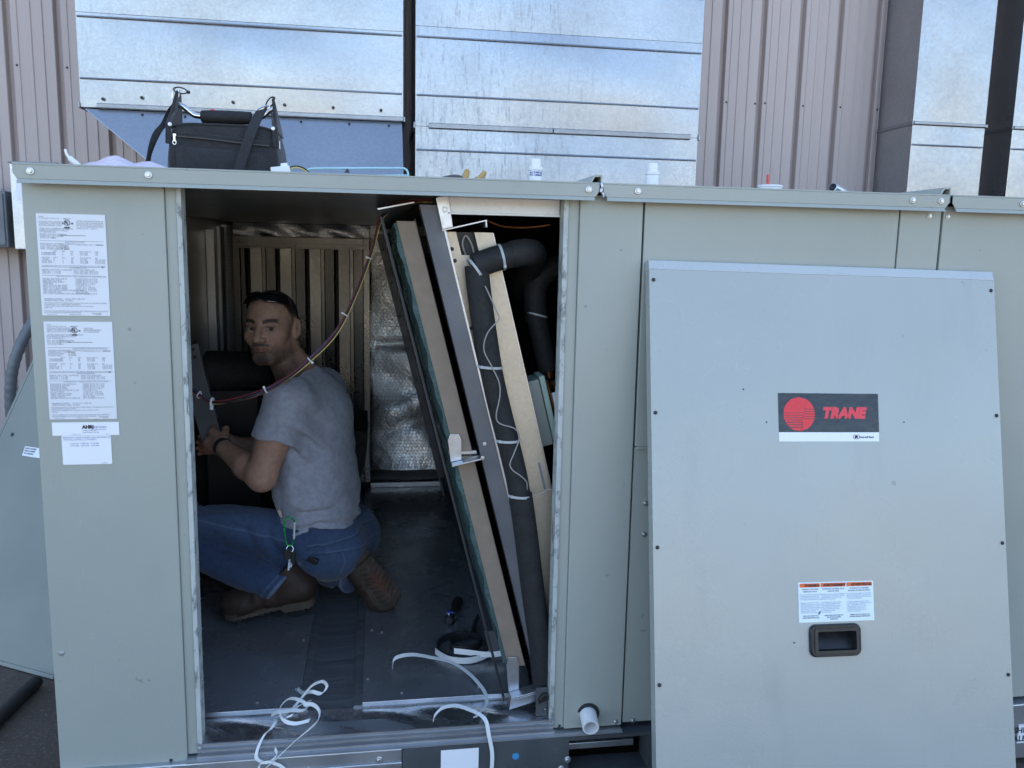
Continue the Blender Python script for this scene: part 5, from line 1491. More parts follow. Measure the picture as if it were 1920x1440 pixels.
def relax(V, Fq, n=2, lam=.5):
    for _ in range(n):
        s = np.zeros_like(V); c = np.zeros(len(V))
        for a, b in ((0, 1), (1, 2), (2, 3), (3, 0)):
            np.add.at(s, Fq[:, a], V[Fq[:, b]]); np.add.at(s, Fq[:, b], V[Fq[:, a]])
            np.add.at(c, Fq[:, a], 1); np.add.at(c, Fq[:, b], 1)
        V = V + lam * (s / c[:, None] - V)
    return V

def sdf_mesh(parts):
    """parts: list of (function(P)->d, lo, hi, h, colour function) -> one vertex/face/colour set"""
    VV, FF, CC, o = [], [], [], 0
    for fn, lo, hi, h, cf, rl in parts:
        P = grid_pts(lo, hi, h)
        F = fn(P)
        V, Q = surface_nets(F, np.array(lo, float), h)
        V = relax(V, Q, rl)
        VV.append(V); FF.append(Q + o); CC.append(cf(V)); o += len(V)
    return np.concatenate(VV), np.concatenate(FF), np.concatenate(CC)

def mesh_obj(name, V, Q, C, mat, parent):
    org = ORG[parent.name]
    me = bpy.data.meshes.new(name)
    V = V - np.array(org)
    me.vertices.add(len(V)); me.vertices.foreach_set('co', V.ravel())
    me.loops.add(Q.size); me.loops.foreach_set('vertex_index', Q.ravel())
    me.polygons.add(len(Q)); me.polygons.foreach_set('loop_start', np.arange(0, Q.size, 4)); me.polygons.foreach_set('loop_total', np.full(len(Q), 4))
    me.polygons.foreach_set('use_smooth', np.ones(len(Q), bool))
    me.update(); me.validate()
    at_ = me.color_attributes.new('Col', 'FLOAT_COLOR', 'POINT')
    at_.data.foreach_set('color', np.concatenate([C, np.ones((len(C), 1))], 1).astype(np.float32).ravel())
    me.materials.append(M[mat])
    o = bpy.data.objects.new(name, me)
    COL.objects.link(o)
    o.parent = parent
    ORG[o.name] = org
    return o

man = thing('person', 'person in grey t-shirt, jeans and brown boots kneeling inside the unit, looking back', 'person', (.52, .78, .236))
# joints ---------------------------------------------------------------------
LS, RS = np.array((.462, .635, .948)), np.array((.566, .950, .935))
LE, LW = np.array((.388, .615, .712)), np.array((.246, .785, .768))
RE, RW = np.array((.43, 1.05, .70)), np.array((.25, 1.02, .72))
rv = (RS - LS) / np.linalg.norm(RS - LS)                    # toward his right
fv = np.array((-rv[1], rv[0], 0)); fv /= np.linalg.norm(fv) # the way his chest faces
rv = np.array((-fv[1], fv[0], 0)) * -1
PEL, MID, CHE, NEC = np.array((.556, .805, .470)), np.array((.552, .800, .640)), np.array((.530, .800, .850)), np.array((.478, .800, 1.005))
HD = np.array((.408, .775, 1.150))                          # centre of the head, eye level
# head frame: forward, left, up
ff = np.array((-.32, -.945, -.005)); ff /= np.linalg.norm(ff)
hu = np.array((-.035, -.02, 1.0)); hu -= ff * (hu @ ff); hu /= np.linalg.norm(hu)
hl = np.cross(hu, ff)                                       # his left
HB = np.stack([hl, ff, hu])                                 # world -> local rows
HS = .94                                                    # head size

def tor(P, a, b, ra, rb, sc):
    """elliptic limb of the trunk: sc squeezes the left-right axis so it ends up wider"""
    def w_(X):
        X = np.asarray(X, float)
        return X - np.multiply.outer(X @ rv, rv) * (1 - sc)
    return rcone(w_(P), w_(a), w_(b), ra, rb)

# ---- head
def head_sdf(P):
    q = (P - HD) @ HB.T / HS
    q[..., 2] = np.where(q[..., 2] < 0, q[..., 2] / 1.0, q[..., 2] / 1.02)
    q[..., 0] = q[..., 0] / 1.05
    ax = np.abs(q[..., 0])
    s = np.stack([ax, q[..., 1], q[..., 2]], -1)
    d = ellip(q, (0, -.012, .034), (.0765, .097, .086))
    d = smin(d, ellip(q, (0, .018, -.030), (.0640, .072, .084)), .03)
    d = smin(d, rcone(s, (.050, -.012, -.058), (.016, .062, -.098), .021, .019), .025)      # jaw
    d = smin(d, rcone(s, (.0, .064, -.096), (.014, .062, -.096), .0205, .019), .018)         # chin
    d = smin(d, ellip(s, (.044, .050, -.026), (.022, .024, .022)), .02)                      # cheek
    d = smin(d, rcone(s, (.0, .083, .021), (.044, .066, .020), .0100, .0090), .012)          # brow
    d = smax(d, -ellip(s, (.0320, .099, .001), (.0195, .0225, .0125)), .009)                  # socket
    nose = rcone(s, (0, .085, .012), (0, .1085, -.027), .0090, .0115)
    nose = smin(nose, ellip(s, (0, .1105, -.0310), (.0115, .0110, .0100)), .008)
    nose = smin(nose, ellip(s, (.0140, .0960, -.0350), (.0090, .0120, .0080)), .006)
    d = smin(d, nose, .008)
    d = smin(d, ellip(s, (0, .074, -.060), (.030, .020, .020)), .012)                        # muzzle
    up_ = rcone(s, (0, .0925, -.0585), (.0240, .0800, -.0615), .0048, .0028)
    lo_ = rcone(s, (0, .0910, -.0695), (.0210, .0800, -.0655), .0058, .0030)
    d = smin(d, up_, .004); d = smin(d, lo_, .004)
    d = smax(d, -rcone(s, (0, .0975, -.0640), (.0250, .0835, -.0630), .0016, .0012), .002)   # mouth line
    d = smax(d, -rcone(s, (0, .094, -.0805), (.010, .090, -.080), .004, .003), .006)
    eye = ellip(s, (.0320, .0735, .0010), (.0128, .0128, .0128))
    d = smin(d, eye, .0015)
    lid = rcone(s, (.0190, .0830, .0050), (.0320, .0862, .0098), .0022, .0026)
    lid = smin(lid, rcone(s, (.0320, .0862, .0098), (.0460, .0785, .0040), .0026, .0022), .003)
    lid = smin(lid, rcone(s, (.0205, .0825, -.0072), (.0440, .0790, -.0062), .0022, .0022), .002)
    d = smin(d, lid, .0025)
    # ear
    e = ellip(s, (.0795, -.014, -.004), (.0080, .0190, .0320), ((.92, .38, 0), (-.38, .92, .1), (0, -.1, 1)))
    e = smax(e, -ellip(s, (.0890, -.006, -.002), (.0075, .0095, .0170)), .004)
    d = smin(d, e, .006)
    # neck into the shoulders
    nk0 = q * 0 + np.array((0, -.034, -.045))
    nb = (NEC - HD) @ HB.T / HS
    d = smin(d, rcone(q, (0, -.030, -.040), nb + np.array((0, 0, -.02)), .056, .063), .03)
    d = smin(d, rcone(q, nb, (LS - HD) @ HB.T / HS, .050, .030), .04)
    return d * HS
def head_col(V):
    q = (V - HD) @ HB.T / HS
    q[:, 2] = np.where(q[:, 2] < 0, q[:, 2] / 1.0, q[:, 2] / 1.02)
    q[:, 0] = q[:, 0] / 1.05
    x, y, z = np.abs(q[:, 0]), q[:, 1], q[:, 2]
    skin = np.array((.42, .255, .180))
    C = np.tile(skin, (len(V), 1))
    def blend(m, col):
        m = np.clip(m, 0, 1)[:, None]
        C[:] = C * (1 - m) + np.array(col) * m
    blend(np.exp(-((x - .045) ** 2 + (z + .03) ** 2) / .0006) * (y > .03) * .35, (.42, .19, .13))
    nz = vnoise(V, 220.0) * .5 + .5
    # stubble, moustache and goatee
    jaw = np.clip((-.046 - z) / .028, 0, 1) * np.clip((y + .02) / .03, 0, 1)
    blend(jaw * (.60 + .25 * nz), (.055, .040, .034))
    side = np.clip((x - .058) / .012, 0, 1) * np.clip((z + .085) / .02, 0, 1) * np.clip((.03 - z) / .02, 0, 1) * np.clip((y - .004) / .01, 0, 1) * np.clip((.045 - y) / .02, 0, 1)
    blend(side * (.35 + .2 * nz), (.05, .038, .032))
    mus = np.exp(-((z + .0500 + .12 * np.clip(x - .008, 0, 1)) / .0055) ** 2) * np.clip((.032 - x) / .008, 0, 1) * (y > .06)
    blend(mus * (.85 + .15 * nz), (.035, .026, .022))
    gt = np.exp(-((x / .024) ** 2 + ((z + .098) / .017) ** 2)) * (y > .03)
    blend(gt * (.80 + .2 * nz), (.035, .026, .022))
    # lips
    lip = np.exp(-((z + .0645) / .0065) ** 2) * np.clip((.024 - x) / .006, 0, 1) * (y > .074)
    blend(lip * .75, (.30, .115, .095))
    blend(np.exp(-((z + .0640) / .0014) ** 2) * (x < .026) * (y > .07) * .8, (.06, .025, .02))
    # brows
    bz = .0215 + .006 * np.sin(np.clip((x - .012) / .040, 0, 1) * 2.4) - .14 * np.clip(x - .042, 0, 1)
    br = np.clip(1.8 - np.abs(z - bz) / .0046, 0, 1) * np.clip((x - .010) / .004, 0, 1) * np.clip((.056 - x) / .006, 0, 1) * (y > .03)
    blend(br * .93, (.022, .016, .014))
    # eyes
    ec = np.array((.0320, .0735, .0010))
    de = np.sqrt((x - ec[0]) ** 2 + (y - ec[1]) ** 2 + (z - ec[2]) ** 2)
    white = (de < .0142) * np.clip((.0066 - np.abs(z - .0010)) / .0012, 0, 1) * np.clip((.0125 - np.abs(x - .0320)) / .003, 0, 1) * (y > .07)
    blend(white * .9, (.34, .30, .27))
    camd = np.array(CAM) - HD
    gz = HB @ (camd / np.linalg.norm(camd))
    for sgn in (1, -1):
        e = np.array((.0320 * sgn, .0735, .0010))
        g = e + gz * .0128
        di = np.linalg.norm(q - g, axis=1)
        blend(np.clip((.0074 - di) / .0014, 0, 1) * (np.abs(z - .0010) < .0068), (.014, .009, .007))
    lash = np.exp(-((z - .0080 + .06 * np.clip(x - .036, 0, 1)) / .0013) ** 2) * (x > .017) * (x < .048) * (y > .072)
    blend(lash * .85, (.02, .014, .012))
    # eye-socket shade painted into the skin colour
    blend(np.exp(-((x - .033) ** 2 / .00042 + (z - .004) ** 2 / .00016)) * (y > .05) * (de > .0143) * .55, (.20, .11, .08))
    # close-cropped hair, receding at the temples
    hl_ = .088 - .75 * np.clip(.052 - y, 0, .2) + .010 * np.sin(x * 60)
    hl_ = np.where(y < .034, np.clip(.066 - 2.4 * (.034 - y), -.05, .1), hl_) + .006 * vnoise(V, 160.0, 31)
    hair = np.clip((z - hl_) / .022, 0, 1)
    ear = (x > .0755) & (np.abs(z + .004) < .036) & (y > -.036)
    hair = np.where(ear, 0, hair)
    neckh = np.clip((-.03 - y) / .02, 0, 1) * np.clip((z + .075) / .03, 0, 1)
    hair = np.maximum(hair, np.where(ear, 0, neckh))
    fade = np.clip((z - .0) / .05, .72, 1)
    blend(hair * fade * (.86 + .14 * nz), (.016, .013, .012))
    return C

def arm_sdf(P):
    d = rcone(P, LS, LS + (LE - LS) * .45, .058, .0535)
    d = smin(d, rcone(P, LS + (LE - LS) * .40, LE, .0540, .0440), .02)
    mid = LE + (LW - LE) * .35
    d = smin(d, rcone(P, LE, mid, .0425, .0420), .02)
    d = smin(d, rcone(P, mid, LW, .0420, .0270), .02)
    # hand: palm and curled fingers round a tool
    wd = (LW - LE) / np.linalg.norm(LW - LE)
    up_ = np.array((.15, .35, .93)); up_ -= wd * (up_ @ wd); up_ /= np.linalg.norm(up_)
    sd = np.cross(wd, up_)
    def L(a, b, c): return LW + wd * a + up_ * b + sd * c
    pal = rcone(P, L(.015, -.014, 0), L(.070, -.018, 0), .0185, .0165)
    pal = smin(pal, rcone(P, L(.015, .014, 0), L(.070, .020, 0), .0185, .0160), .016)
    d = smin(d, pal, .018)
    for i, (b, l) in enumerate(((.030, .92), (.010, 1.0), (-.010, .95), (-.029, .78))):
        k0, k1 = L(.080, b, .004), L(.080 + .038 * l, b * 1.02, .016)
        k2, k3 = L(.088 + .036 * l, b, .040), L(.072 + .020 * l, b * .95, .050)
        f_ = rcone(P, k0, k1, .0098, .0090)
        f_ = smin(f_, rcone(P, k1, k2, .0090, .0082), .003)
        f_ = smin(f_, rcone(P, k2, k3, .0082, .0072), .003)
        d = smin(d, f_, .0045)
    th_ = smin(rcone(P, L(.020, .026, .010), L(.052, .046, .026), .0125, .0105), rcone(P, L(.052, .046, .026), L(.082, .038, .042), .0105, .0085), .004)
    return smin(d, th_, .008)
def rarm_sdf(P):
    d = rcone(P, RS, RE, .055, .044)
    d = smin(d, rcone(P, RE, RW, .0420, .0270), .02)
    wd = (RW - RE) / np.linalg.norm(RW - RE)
    up_ = np.array((0, 0, 1.)); up_ -= wd * (up_ @ wd); up_ /= np.linalg.norm(up_)
    sd = np.cross(wd, up_) * -1
    def L(a, b, c): return RW + wd * a + up_ * b + sd * c
    pal = smin(rcone(P, L(.015, -.014, 0), L(.070, -.018, 0), .0185, .0165), rcone(P, L(.015, .014, 0), L(.070, .020, 0), .0185, .0160), .016)
    d = smin(d, pal, .018)
    for b, l in ((.030, .92), (.010, 1.0), (-.010, .95), (-.029, .78)):
        k0, k1 = L(.080, b, .004), L(.080 + .038 * l, b, .016)
        k2 = L(.088 + .036 * l, b, .040)
        d = smin(d, smin(rcone(P, k0, k1, .0098, .0090), rcone(P, k1, k2, .0090, .0075), .003), .0045)
    return smin(d, smin(rcone(P, L(.020, .026, .010), L(.052, .046, .026), .0125, .0105), rcone(P, L(.052, .046, .026), L(.082, .038, .042), .0105, .0085), .004), .008)
def skin_col(V):
    n_ = vnoise(V, 55.0)[:, None] * .5 + .5
    C = np.array((.42, .245, .170)) * (.90 + .18 * n_)
    red = np.clip(1 - np.linalg.norm(V - LE, axis=1) / .05, 0, 1)[:, None]
    return C * (1 - red * .3) + np.array((.40, .17, .12)) * red * .3
V, Q, C = sdf_mesh([(head_sdf, HD - .125 - np.array((0, 0, .09)), HD + np.array((.13, .13, .15)), .0020, head_col, 2),
                    (arm_sdf, (.10, .53, .62), (.55, .90, 1.03), .0036, skin_col, 2),
                    (rarm_sdf, (.08, .88, .66), (.68, 1.14, 1.03), .0045, skin_col, 2)])
body = mesh_obj('body', V, Q, C, 'skin', man)

# ---- t-shirt
sleeve_ax = (LE - LS) / np.linalg.norm(LE - LS)
def shirt_sdf(P):
    d = tor(P, PEL + np.array((-.006, 0, .005)), MID + np.array((-.012, 0, 0)), .128, .118, .70)
    d = smin(d, tor(P, MID + np.array((-.012, 0, 0)), CHE + np.array((-.008, 0, 0)), .118, .122, .70), .05)
    d = smin(d, rcone(P, LS + np.array((.015, .03, -.02)), RS + np.array((.0, -.03, -.02)), .072, .062), .06)
    d = smin(d, rcone(P, CHE + np.array((.0, 0, .03)), NEC + np.array((.018, 0, -.025)), .105, .068), .06)
    sl_ = rcone(P, LS + np.array((.004, 0, -.012)), LS + (LE - LS) * .62, .0720, .0660)
    cut = (P - (LS + (LE - LS) * .53)) @ (sleeve_ax + np.array((.10, -.05, 0)))
    cut = cut + .003 * np.sin(P[..., 0] * 60)
    sl_ = smax(sl_, cut, .004)
    d = smin(d, sl_, .030)
    sr_ = smax(rcone(P, RS, RS + (RE - RS) * .62, .062, .060), (P - (RS + (RE - RS) * .53)) @ ((RE - RS) / np.linalg.norm(RE - RS)), .004)
    d = smin(d, sr_, .03)
    # neckline
    nv = np.array((-.34, -.02, .94)); nv /= np.linalg.norm(nv)
    d = smax(d, (P - (NEC + np.array((.012, 0, .010)))) @ nv + .10 * np.abs((P - NEC) @ rv) * 0, .008)
    # hem, higher toward the front hip
    hz_ = P[..., 2] - (.452 + .25 * np.clip(-(P - PEL) @ (fv * .8 - rv * .35) * -1, -.05, .12) + .006 * np.sin(P[..., 0] * 38 + P[..., 1] * 21))
    d = smax(d, -hz_, .006)
    # folds: diagonal pulls from the front hip across the back, a bunched waist and armpit creases
    u = (P - PEL) @ (-fv * .55 - rv * .25) + P[..., 2] * .80
    wv = vnoise(P, 9.0, 3)
    low = np.clip((.80 - P[..., 2]) / .30, 0, 1)
    rg = 1 - np.abs(np.sin(u * 36 + wv * 2.6 + vnoise(P, 22.0, 6) * .5))
    d = d + low * .0200 * rg ** 2 * np.clip(.45 + .75 * vnoise(P, 7.0, 5), 0, 1)
    d = d + np.clip((.60 - P[..., 2]) / .12, 0, 1) * .0060 * np.sin(P[..., 2] * 170 + wv * 2.6 + (P @ rv) * 22)
    d = d + .0058 * vnoise(P, 13.0, 1) + .0022 * vnoise(P, 34.0, 2)
    ap_ = np.linalg.norm(P - (LS + np.array((.055, .01, -.10))), axis=-1)
    d = d + np.exp(-(ap_ / .08) ** 2) * .0110 * np.sin((P @ np.array((.8, -.3, .5))) * 120 + wv)
    d = d + .0016 * np.exp(-((cut + .020) / .0016) ** 2) * (np.abs(sl_) < .02)
    return d
def shirt_col(V):
    n_ = vnoise(V, 18.0)[:, None] * .5 + .5
    f_ = vnoise(V, 420.0)[:, None] * .5 + .5
    return np.array((.365, .38, .44)) * (.93 + .07 * n_ + .04 * f_)
V, Q, C = sdf_mesh([(shirt_sdf, (.30, .50, .40), (.80, 1.10, 1.10), .0040, shirt_col, 0)])
mesh_obj('t_shirt', V, Q, C, 'shirt', man)

# ---- jeans
LH, RH = np.array((.510, .715, .455)), np.array((.600, .895, .445))
LK, LA = np.array((.105, .775, .532)), np.array((.440, .645, .350))
RK, RA = np.array((.270, 1.130, .318)), np.array((.655, .812, .320))
def jeans_sdf(P):
    d = tor(P, PEL + np.array((.0, 0, -.03)), PEL + np.array((-.002, 0, .055)), .124, .118, .72)
    d = smin(d, ellip(P, (.590, .735, .435), (.108, .105, .098)), .04)
    d = smin(d, ellip(P, (.640, .870, .430), (.105, .105, .098)), .04)
    d = smin(d, rcone(P, LH + np.array((0, 0, .010)), LK + np.array((0, 0, .008)), .098, .060), .04)
    ls = rcone(P, LK + np.array((.01, -.032, -.064)), LA + np.array((.03, -.020, -.012)), .051, .060)
    ls = smax(ls, (P - (LA + np.array((.000, 0, .0)))) @ np.array((.74, -.30, -.60)), .004)
    d = smin(d, ls, .004)
    d = smin(d, rcone(P, RH, RK, .110, .080), .04)
    rs_ = rcone(P, RK, RA + np.array((.02, -.012, 0)), .074, .072)
    ra = (RA - RK) / np.linalg.norm(RA - RK)
    rs_ = smax(rs_, (P - (RA + ra * .006)) @ (ra + np.array((0.05, -.1, -.25))), .004)
    d = smin(d, rs_, .014)
    d = np.maximum(d, .2385 - P[..., 2])
    # waistband ends just above the belt line
    d = smax(d, P[..., 2] - (.545 + .28 * np.clip((P - PEL) @ fv, -.1, .1)), .004)
    wv = vnoise(P, 10.0, 7)
    th_ = np.clip(((P - PEL) @ fv) / .15, 0, 1)
    d = d + th_ * .0180 * (1 - np.abs(np.sin(((P - LK) @ np.array((.55, .2, .85))) * 30 + wv * 2.2))) ** 2.5 * np.clip(.4 + .8 * vnoise(P, 8.0, 9), 0, 1)
    hipz = np.exp(-(np.linalg.norm(P - (LH + np.array((-.05, -.08, .02))), axis=-1) / .10) ** 2)
    d = d + hipz * .020 * (1 - np.abs(np.sin((P @ np.array((.85, -.2, .42))) * 42 + wv * 1.5))) ** 2.2
    sh = np.clip((.36 - P[..., 2]) / .08, 0, 1)
    d = d + sh * .018 * (1 - np.abs(np.sin((P @ np.array((.8, -.1, -.3))) * 40 + wv * 2.4))) ** 2.2
    d = d + .0036 * vnoise(P, 15.0, 11) + .0014 * vnoise(P, 40.0, 12)
    # seams: yoke, pocket edge
    return d
def jeans_col(V):
    n_ = vnoise(V, 9.0, 4)[:, None] * .5 + .5
    f_ = vnoise(V, 380.0, 2)[:, None] * .5 + .5
    C = np.array((.038, .064, .128)) * (.72 + .5 * n_ + .22 * f_)
    def pale(m, k=.6, col=(.20, .27, .38)):
        m = np.clip(m, 0, 1)[:, None] * k
        C[:] = C * (1 - m) + np.array(col) * m
    # faded thigh and seat, hems
    pale(np.exp(-(((V - (LH + LK) / 2) @ np.array((0, 0, 1.)) - .06) / .05) ** 2) * (V[:, 0] < .45), .30, (.13, .19, .32))
    pale(np.exp(-(np.linalg.norm(V - np.array((.60, .68, .47)), axis=1) / .09) ** 2), .35, (.12, .18, .30))
    hl_ = (V - LA) @ np.array((.74, -.30, -.60))
    pale(np.exp(-((hl_ + .004) / .004) ** 2) * (V[:, 2] < .43) * (V[:, 0] > .30), .65)
    pale(np.exp(-((hl_ + .024) / .0022) ** 2) * (V[:, 2] < .43) * (V[:, 0] > .30), .35)
    ra = (RA - RK) / np.linalg.norm(RA - RK)
    hr = (V - (RA + ra * .006)) @ (ra + np.array((0.05, -.1, -.25)))
    pale(np.exp(-((hr + .004) / .004) ** 2) * (V[:, 2] < .43) * (V[:, 0] > .55), .65)
    pale(np.exp(-((hr + .024) / .0022) ** 2) * (V[:, 2] < .43) * (V[:, 0] > .55), .35)
    # stitched yoke and pocket lines on the seat
    back = (V - PEL) @ -fv
    lat = (V - PEL) @ rv
    zz = V[:, 2]
    seat = (back > .02) & (zz > .34)
    for ln in (zz - (.505 - .10 * np.abs(lat)), zz - (.455 - .05 * lat)):
        pale(np.exp(-(ln / .0016) ** 2) * seat, .45)
        dk = np.exp(-((ln + .005) / .003) ** 2) * seat
        C[:] = C * (1 - .35 * dk[:, None])
    pale(np.exp(-((lat - .005) / .0016) ** 2) * seat * (zz < .5), .40)
    for s_ in (-.055, -.135, .065, .14):
        pale(np.exp(-((lat - s_ - .12 * (zz - .43) * np.sign(s_)) / .0015) ** 2) * seat * (zz < .455) * (zz > .37), .40)
    # outseam on the near leg
    a = LK - LH
    t = ((V - LH) @ a) / (a @ a)
    off = V - (LH + t[:, None] * a)
    pale(np.exp(-((off[:, 2] - .035) / .0022) ** 2) * (off[:, 1] < -.02) * (t > .12), .40)
    return C
V, Q, C = sdf_mesh([(jeans_sdf, (.01, .54, .225), (.82, 1.24, .60), .0042, jeans_col, 1)])
je = mesh_obj('jeans', V, Q, C, 'denim', man)
# belt loops and waistband patch show under the shirt hem
def on_back(lat, z, out=.0):
    p = PEL + rv * lat - fv * (math.sqrt(max(0, 1 - (lat / .178) ** 2)) * .124 + out)
    return np.array((p[0], p[1], z))

# ---- boots
def boot(O, toe, upv, L, name, shaft_to, shaft_r, shade):
    O = np.array(O, float)
    X = np.array(toe, float); X /= np.linalg.norm(X)
    Z = np.array(upv, float); Z -= X * (Z @ X); Z /= np.linalg.norm(Z)
    Y = np.cross(Z, X)
    B = np.stack([X, Y, Z])
    st = (np.array(shaft_to, float) - O) @ B.T
    def up_sdf(P):
        q = (P - O) @ B.T
        d = rcone(q * np.array((1, .80, 1)), (.032, 0, .060), (L - .060, 0, .050), .044, .040)
        d = smin(d, ellip(q, (L - .055, 0, .050), (.056, .050, .044)), .02)
        axs = (st - np.array((.045, 0, .07))) / np.linalg.norm(st - np.array((.045, 0, .07)))
        d = smin(d, smax(rcone(q, (.045, 0, .070), st, .041, shaft_r), (q - st) @ axs, .004), .03)
        d = smin(d, ellip(q, (.022, 0, .050), (.028, .033, .036)), .02)
        d = smax(d, .022 - q[..., 2], .003)
        w_ = vnoise(P, 24.0, 8)
        d = d + .0022 * w_ + .0018 * np.sin(q[..., 0] * 150 + q[..., 2] * 60 + w_ * 3) * np.exp(-((q[..., 0] - L * .55) / .05) ** 2)
        return d
    def outline(q):
        """half-width of the sole along its length"""
        x = np.clip(q[..., 0] / L, 0, 1)
        return .038 + .014 * np.sin(np.clip((x - .30) / .7, 0, 1) * math.pi * .62) + .005 * np.cos(x * 9.5) * (x < .35)
    def so_sdf(P):
        q = (P - O) @ B.T
        hw = outline(q) * .92
        # stadium in plan, slab in height, raised heel block and tread grooves
        x, y, z = q[..., 0], q[..., 1], q[..., 2]
        e0, e1 = .042, L - .052
        dx = np.maximum(np.maximum(e0 - x, x - e1), 0)
        pl_ = np.sqrt(dx ** 2 + y ** 2) - hw - np.where(x > e1, .002, 0)
        bot = np.where(x < L * .34, -.006, np.where(x < L * .40, -.006 + .018 * np.clip((x - L * .34) / (L * .03), 0, 1), .012 - .004 * np.clip((x - L * .6) / (L * .4), 0, 1)))
        bot = bot + .012 * np.clip((x - L * .86) / (L * .14), 0, 1) ** 2
        d = smax(smax(pl_, bot - z, .003), z - .034, .003)
        gx = np.abs(((x + np.abs(y) * .35) / .0175) % 1 - .5)
        gr_ = np.clip((.13 - gx) / .06, 0, 1) * (z < bot + .004) * (np.abs(y) > .006)
        d = d + gr_ * .0060 * ((x > L * .42) | (x < L * .30))
        wl_ = np.exp(-((z - .024) / .0022) ** 2)
        return d + wl_ * (pl_ > -.008) * .0030
    def up_col(V):
        q = (V - O) @ B.T
        n_ = vnoise(V, 16.0, 3)[:, None] * .5 + .5
        f_ = vnoise(V, 70.0, 6)[:, None] * .5 + .5
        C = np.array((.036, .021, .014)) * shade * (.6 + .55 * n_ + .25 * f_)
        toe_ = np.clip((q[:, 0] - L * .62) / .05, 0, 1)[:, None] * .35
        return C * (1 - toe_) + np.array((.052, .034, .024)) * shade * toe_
    def so_col(V):
        q = (V - O) @ B.T
        n_ = vnoise(V, 30.0, 9)[:, None] * .5 + .5
        C = np.array((.090, .069, .054)) * (.65 + .55 * n_)
        red = (np.exp(-(((q[:, 0] - L * .66) / (.15 * L)) ** 2 + (q[:, 1] / .024) ** 2)) * (q[:, 2] < .016))[:, None] * .40
        return C * (1 - red) + np.array((.26, .075, .035)) * red
    lo = O + np.minimum(np.minimum((X * -.02), (X * (L + .03))), np.minimum(np.array(shaft_to) - O, 0)) - .075
    hi = O + np.maximum(np.maximum((X * -.02), (X * (L + .03))), np.maximum(np.array(shaft_to) - O, 0)) + .075
    V, Q, C = sdf_mesh([(up_sdf, lo, hi, .0036, up_col, 1)])
    u = mesh_obj('boot', V, Q, C, 'boot', man)
    V, Q, C = sdf_mesh([(so_sdf, lo, hi, .0022, so_col, 1)])
    mesh_obj('sole', V, Q, C, 'sole', u)
    return u
boot((.540, .655, .293), (-.955, .015, -.175), (-.17, -.10, .98), .288, 'left', (.440, .655, .405), .050, 1.0)
aX = np.array((.57, -.13, -.81)); nS = np.array((.62, -.74, .44))
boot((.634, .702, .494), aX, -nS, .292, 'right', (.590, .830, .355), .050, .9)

# ---- watch, belt hardware
wd = (LW - LE) / np.linalg.norm(LW - LE)
obj('wristwatch', MB().lathe([(.0285, -.009), (.0305, -.008), (.0305, .008), (.0285, .009)], LW - wd * .004, tuple(wd), 26, cap=False), 'screw_dark', man, smooth=True)
obj('belt_clip', MB().obox((.438, .628, .592), (.004, 0, -.012), (.0, .004, 0), (.0045, 0, .0015)), M['galv_warm'], man, .0015)

# ================================================================== WORN AND HUNG THINGS
def hw(x, y, z):
    """head-local point to world"""
    return Vector(HD + np.array((x, y, z)) @ HB * HS)
sg = thing('sunglasses', 'dark wraparound sunglasses pushed up on top of the head', 'sunglasses', tuple(hw(0, .03, .115)))
def lens(u, v):
    a = (u - .5) * 2.25
    t = (v - .5)
    rx, ry = .0830, .092
    base = np.array((rx * math.sin(a), -.012 + ry * math.cos(a) * .86, .084 + .030 * math.cos(a) - .010))
    n_ = np.array((math.sin(a) * .45, math.cos(a) * .55, .75)); n_ /= np.linalg.norm(n_)
    tang = np.array((-math.sin(a) * .35, -math.cos(a) * .80, .62)); tang /= np.linalg.norm(tang)
    notch = .55 + .45 * min(1, abs(a) / .22)
    p = base + tang * t * .046 * (1 - .35 * (abs(a) / 1.13) ** 3) * notch + n_ * (.006 - .020 * t * t)
    return tuple(hw(*p))
lo_ = obj('lens', MB().grid(lens, 48, 8), 'lens', sg, smooth=True)
sm_ = lo_.modifiers.new('thick', 'SOLIDIFY'); sm_.thickness = .0022
top_ = [lens(k / 40, 1.0) for k in range(41)]
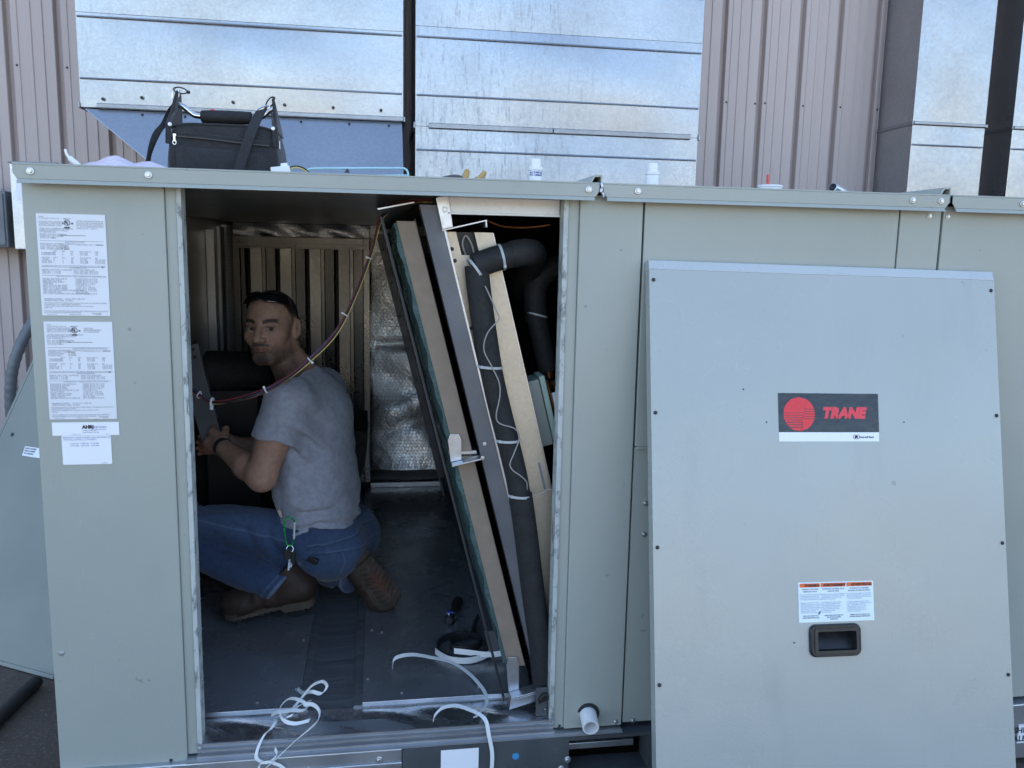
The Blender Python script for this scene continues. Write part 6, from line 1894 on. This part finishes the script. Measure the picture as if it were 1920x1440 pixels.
obj('brow_bar', MB().tube(top_, .0028, 8), 'black_plastic', sg, smooth=True)
for s_ in (1, -1):
    obj('temple', MB().tube(smooth_path([lens(.5 + .5 * s_, .75), tuple(hw(.0800 * s_, .010, .070)), tuple(hw(.0815 * s_, -.018, .045)), tuple(hw(.0800 * s_, -.040, .015))], 6), .0034, 8, flat=.6), 'black_plastic', sg, smooth=True)

ky = thing('key_ring', 'bunch of keys on a bright green carabiner clipped to the jeans', 'keys', (.465, .56, .50))
KY = .592
cpts = smooth_path([(.474, KY, .588), (.483, KY, .578), (.484, KY, .560), (.481, KY, .525), (.477, KY, .508), (.470, KY, .500), (.462, KY, .503), (.457, KY, .520), (.453, KY, .560), (.456, KY, .580), (.464, KY, .589)], 5, closed=True)
obj('carabiner', MB().tube(cpts, .0026, 9, closed=True), 'green_anod', ky, smooth=True)
obj('gate', MB().tube([(.4845, KY - .0012, .574), (.4815, KY - .0012, .522)], .0029, 9), 'white_tie', ky, smooth=True)
obj('split_ring', MB().tube([(.469 + .010 * math.cos(a), KY - .002 + .003 * math.sin(a), .490 + .010 * math.sin(a)) for a in [2 * math.pi * k / 24 for k in range(24)]], .0010, 6, closed=True), 'chrome', ky, smooth=True)
obj('fob', MB().obox((.462, KY - .004, .474), (.0125, 0, .002), (0, .005, 0), (-.001, 0, .0165)), 'black_plastic', ky, .003)
obj('fob', MB().obox((.478, KY + .001, .462), (.0065, 0, -.002), (0, .004, 0), (.001, 0, .020)), 'black_plastic', ky, .003)
obj('key', MB().obox((.4655, KY - .005, .441), (.0032, 0, .0004), (0, .0011, 0), (.002, 0, .0185)), 'chrome', ky, .0005)
obj('key', MB().obox((.473, KY - .001, .446), (.0028, 0, .0004), (0, .0010, 0), (.003, 0, .0155)), 'chrome', ky, .0005)
wl2 = obj('wallet', MB().obox((.527, .618, .446), (.022, -.008, -.010), (.003, .006, 0), (.004, 0, .009)), 'black_plastic', None, .003)
tag(wl2, 'black wallet edge showing from the back pocket beside the keys', 'wallet')
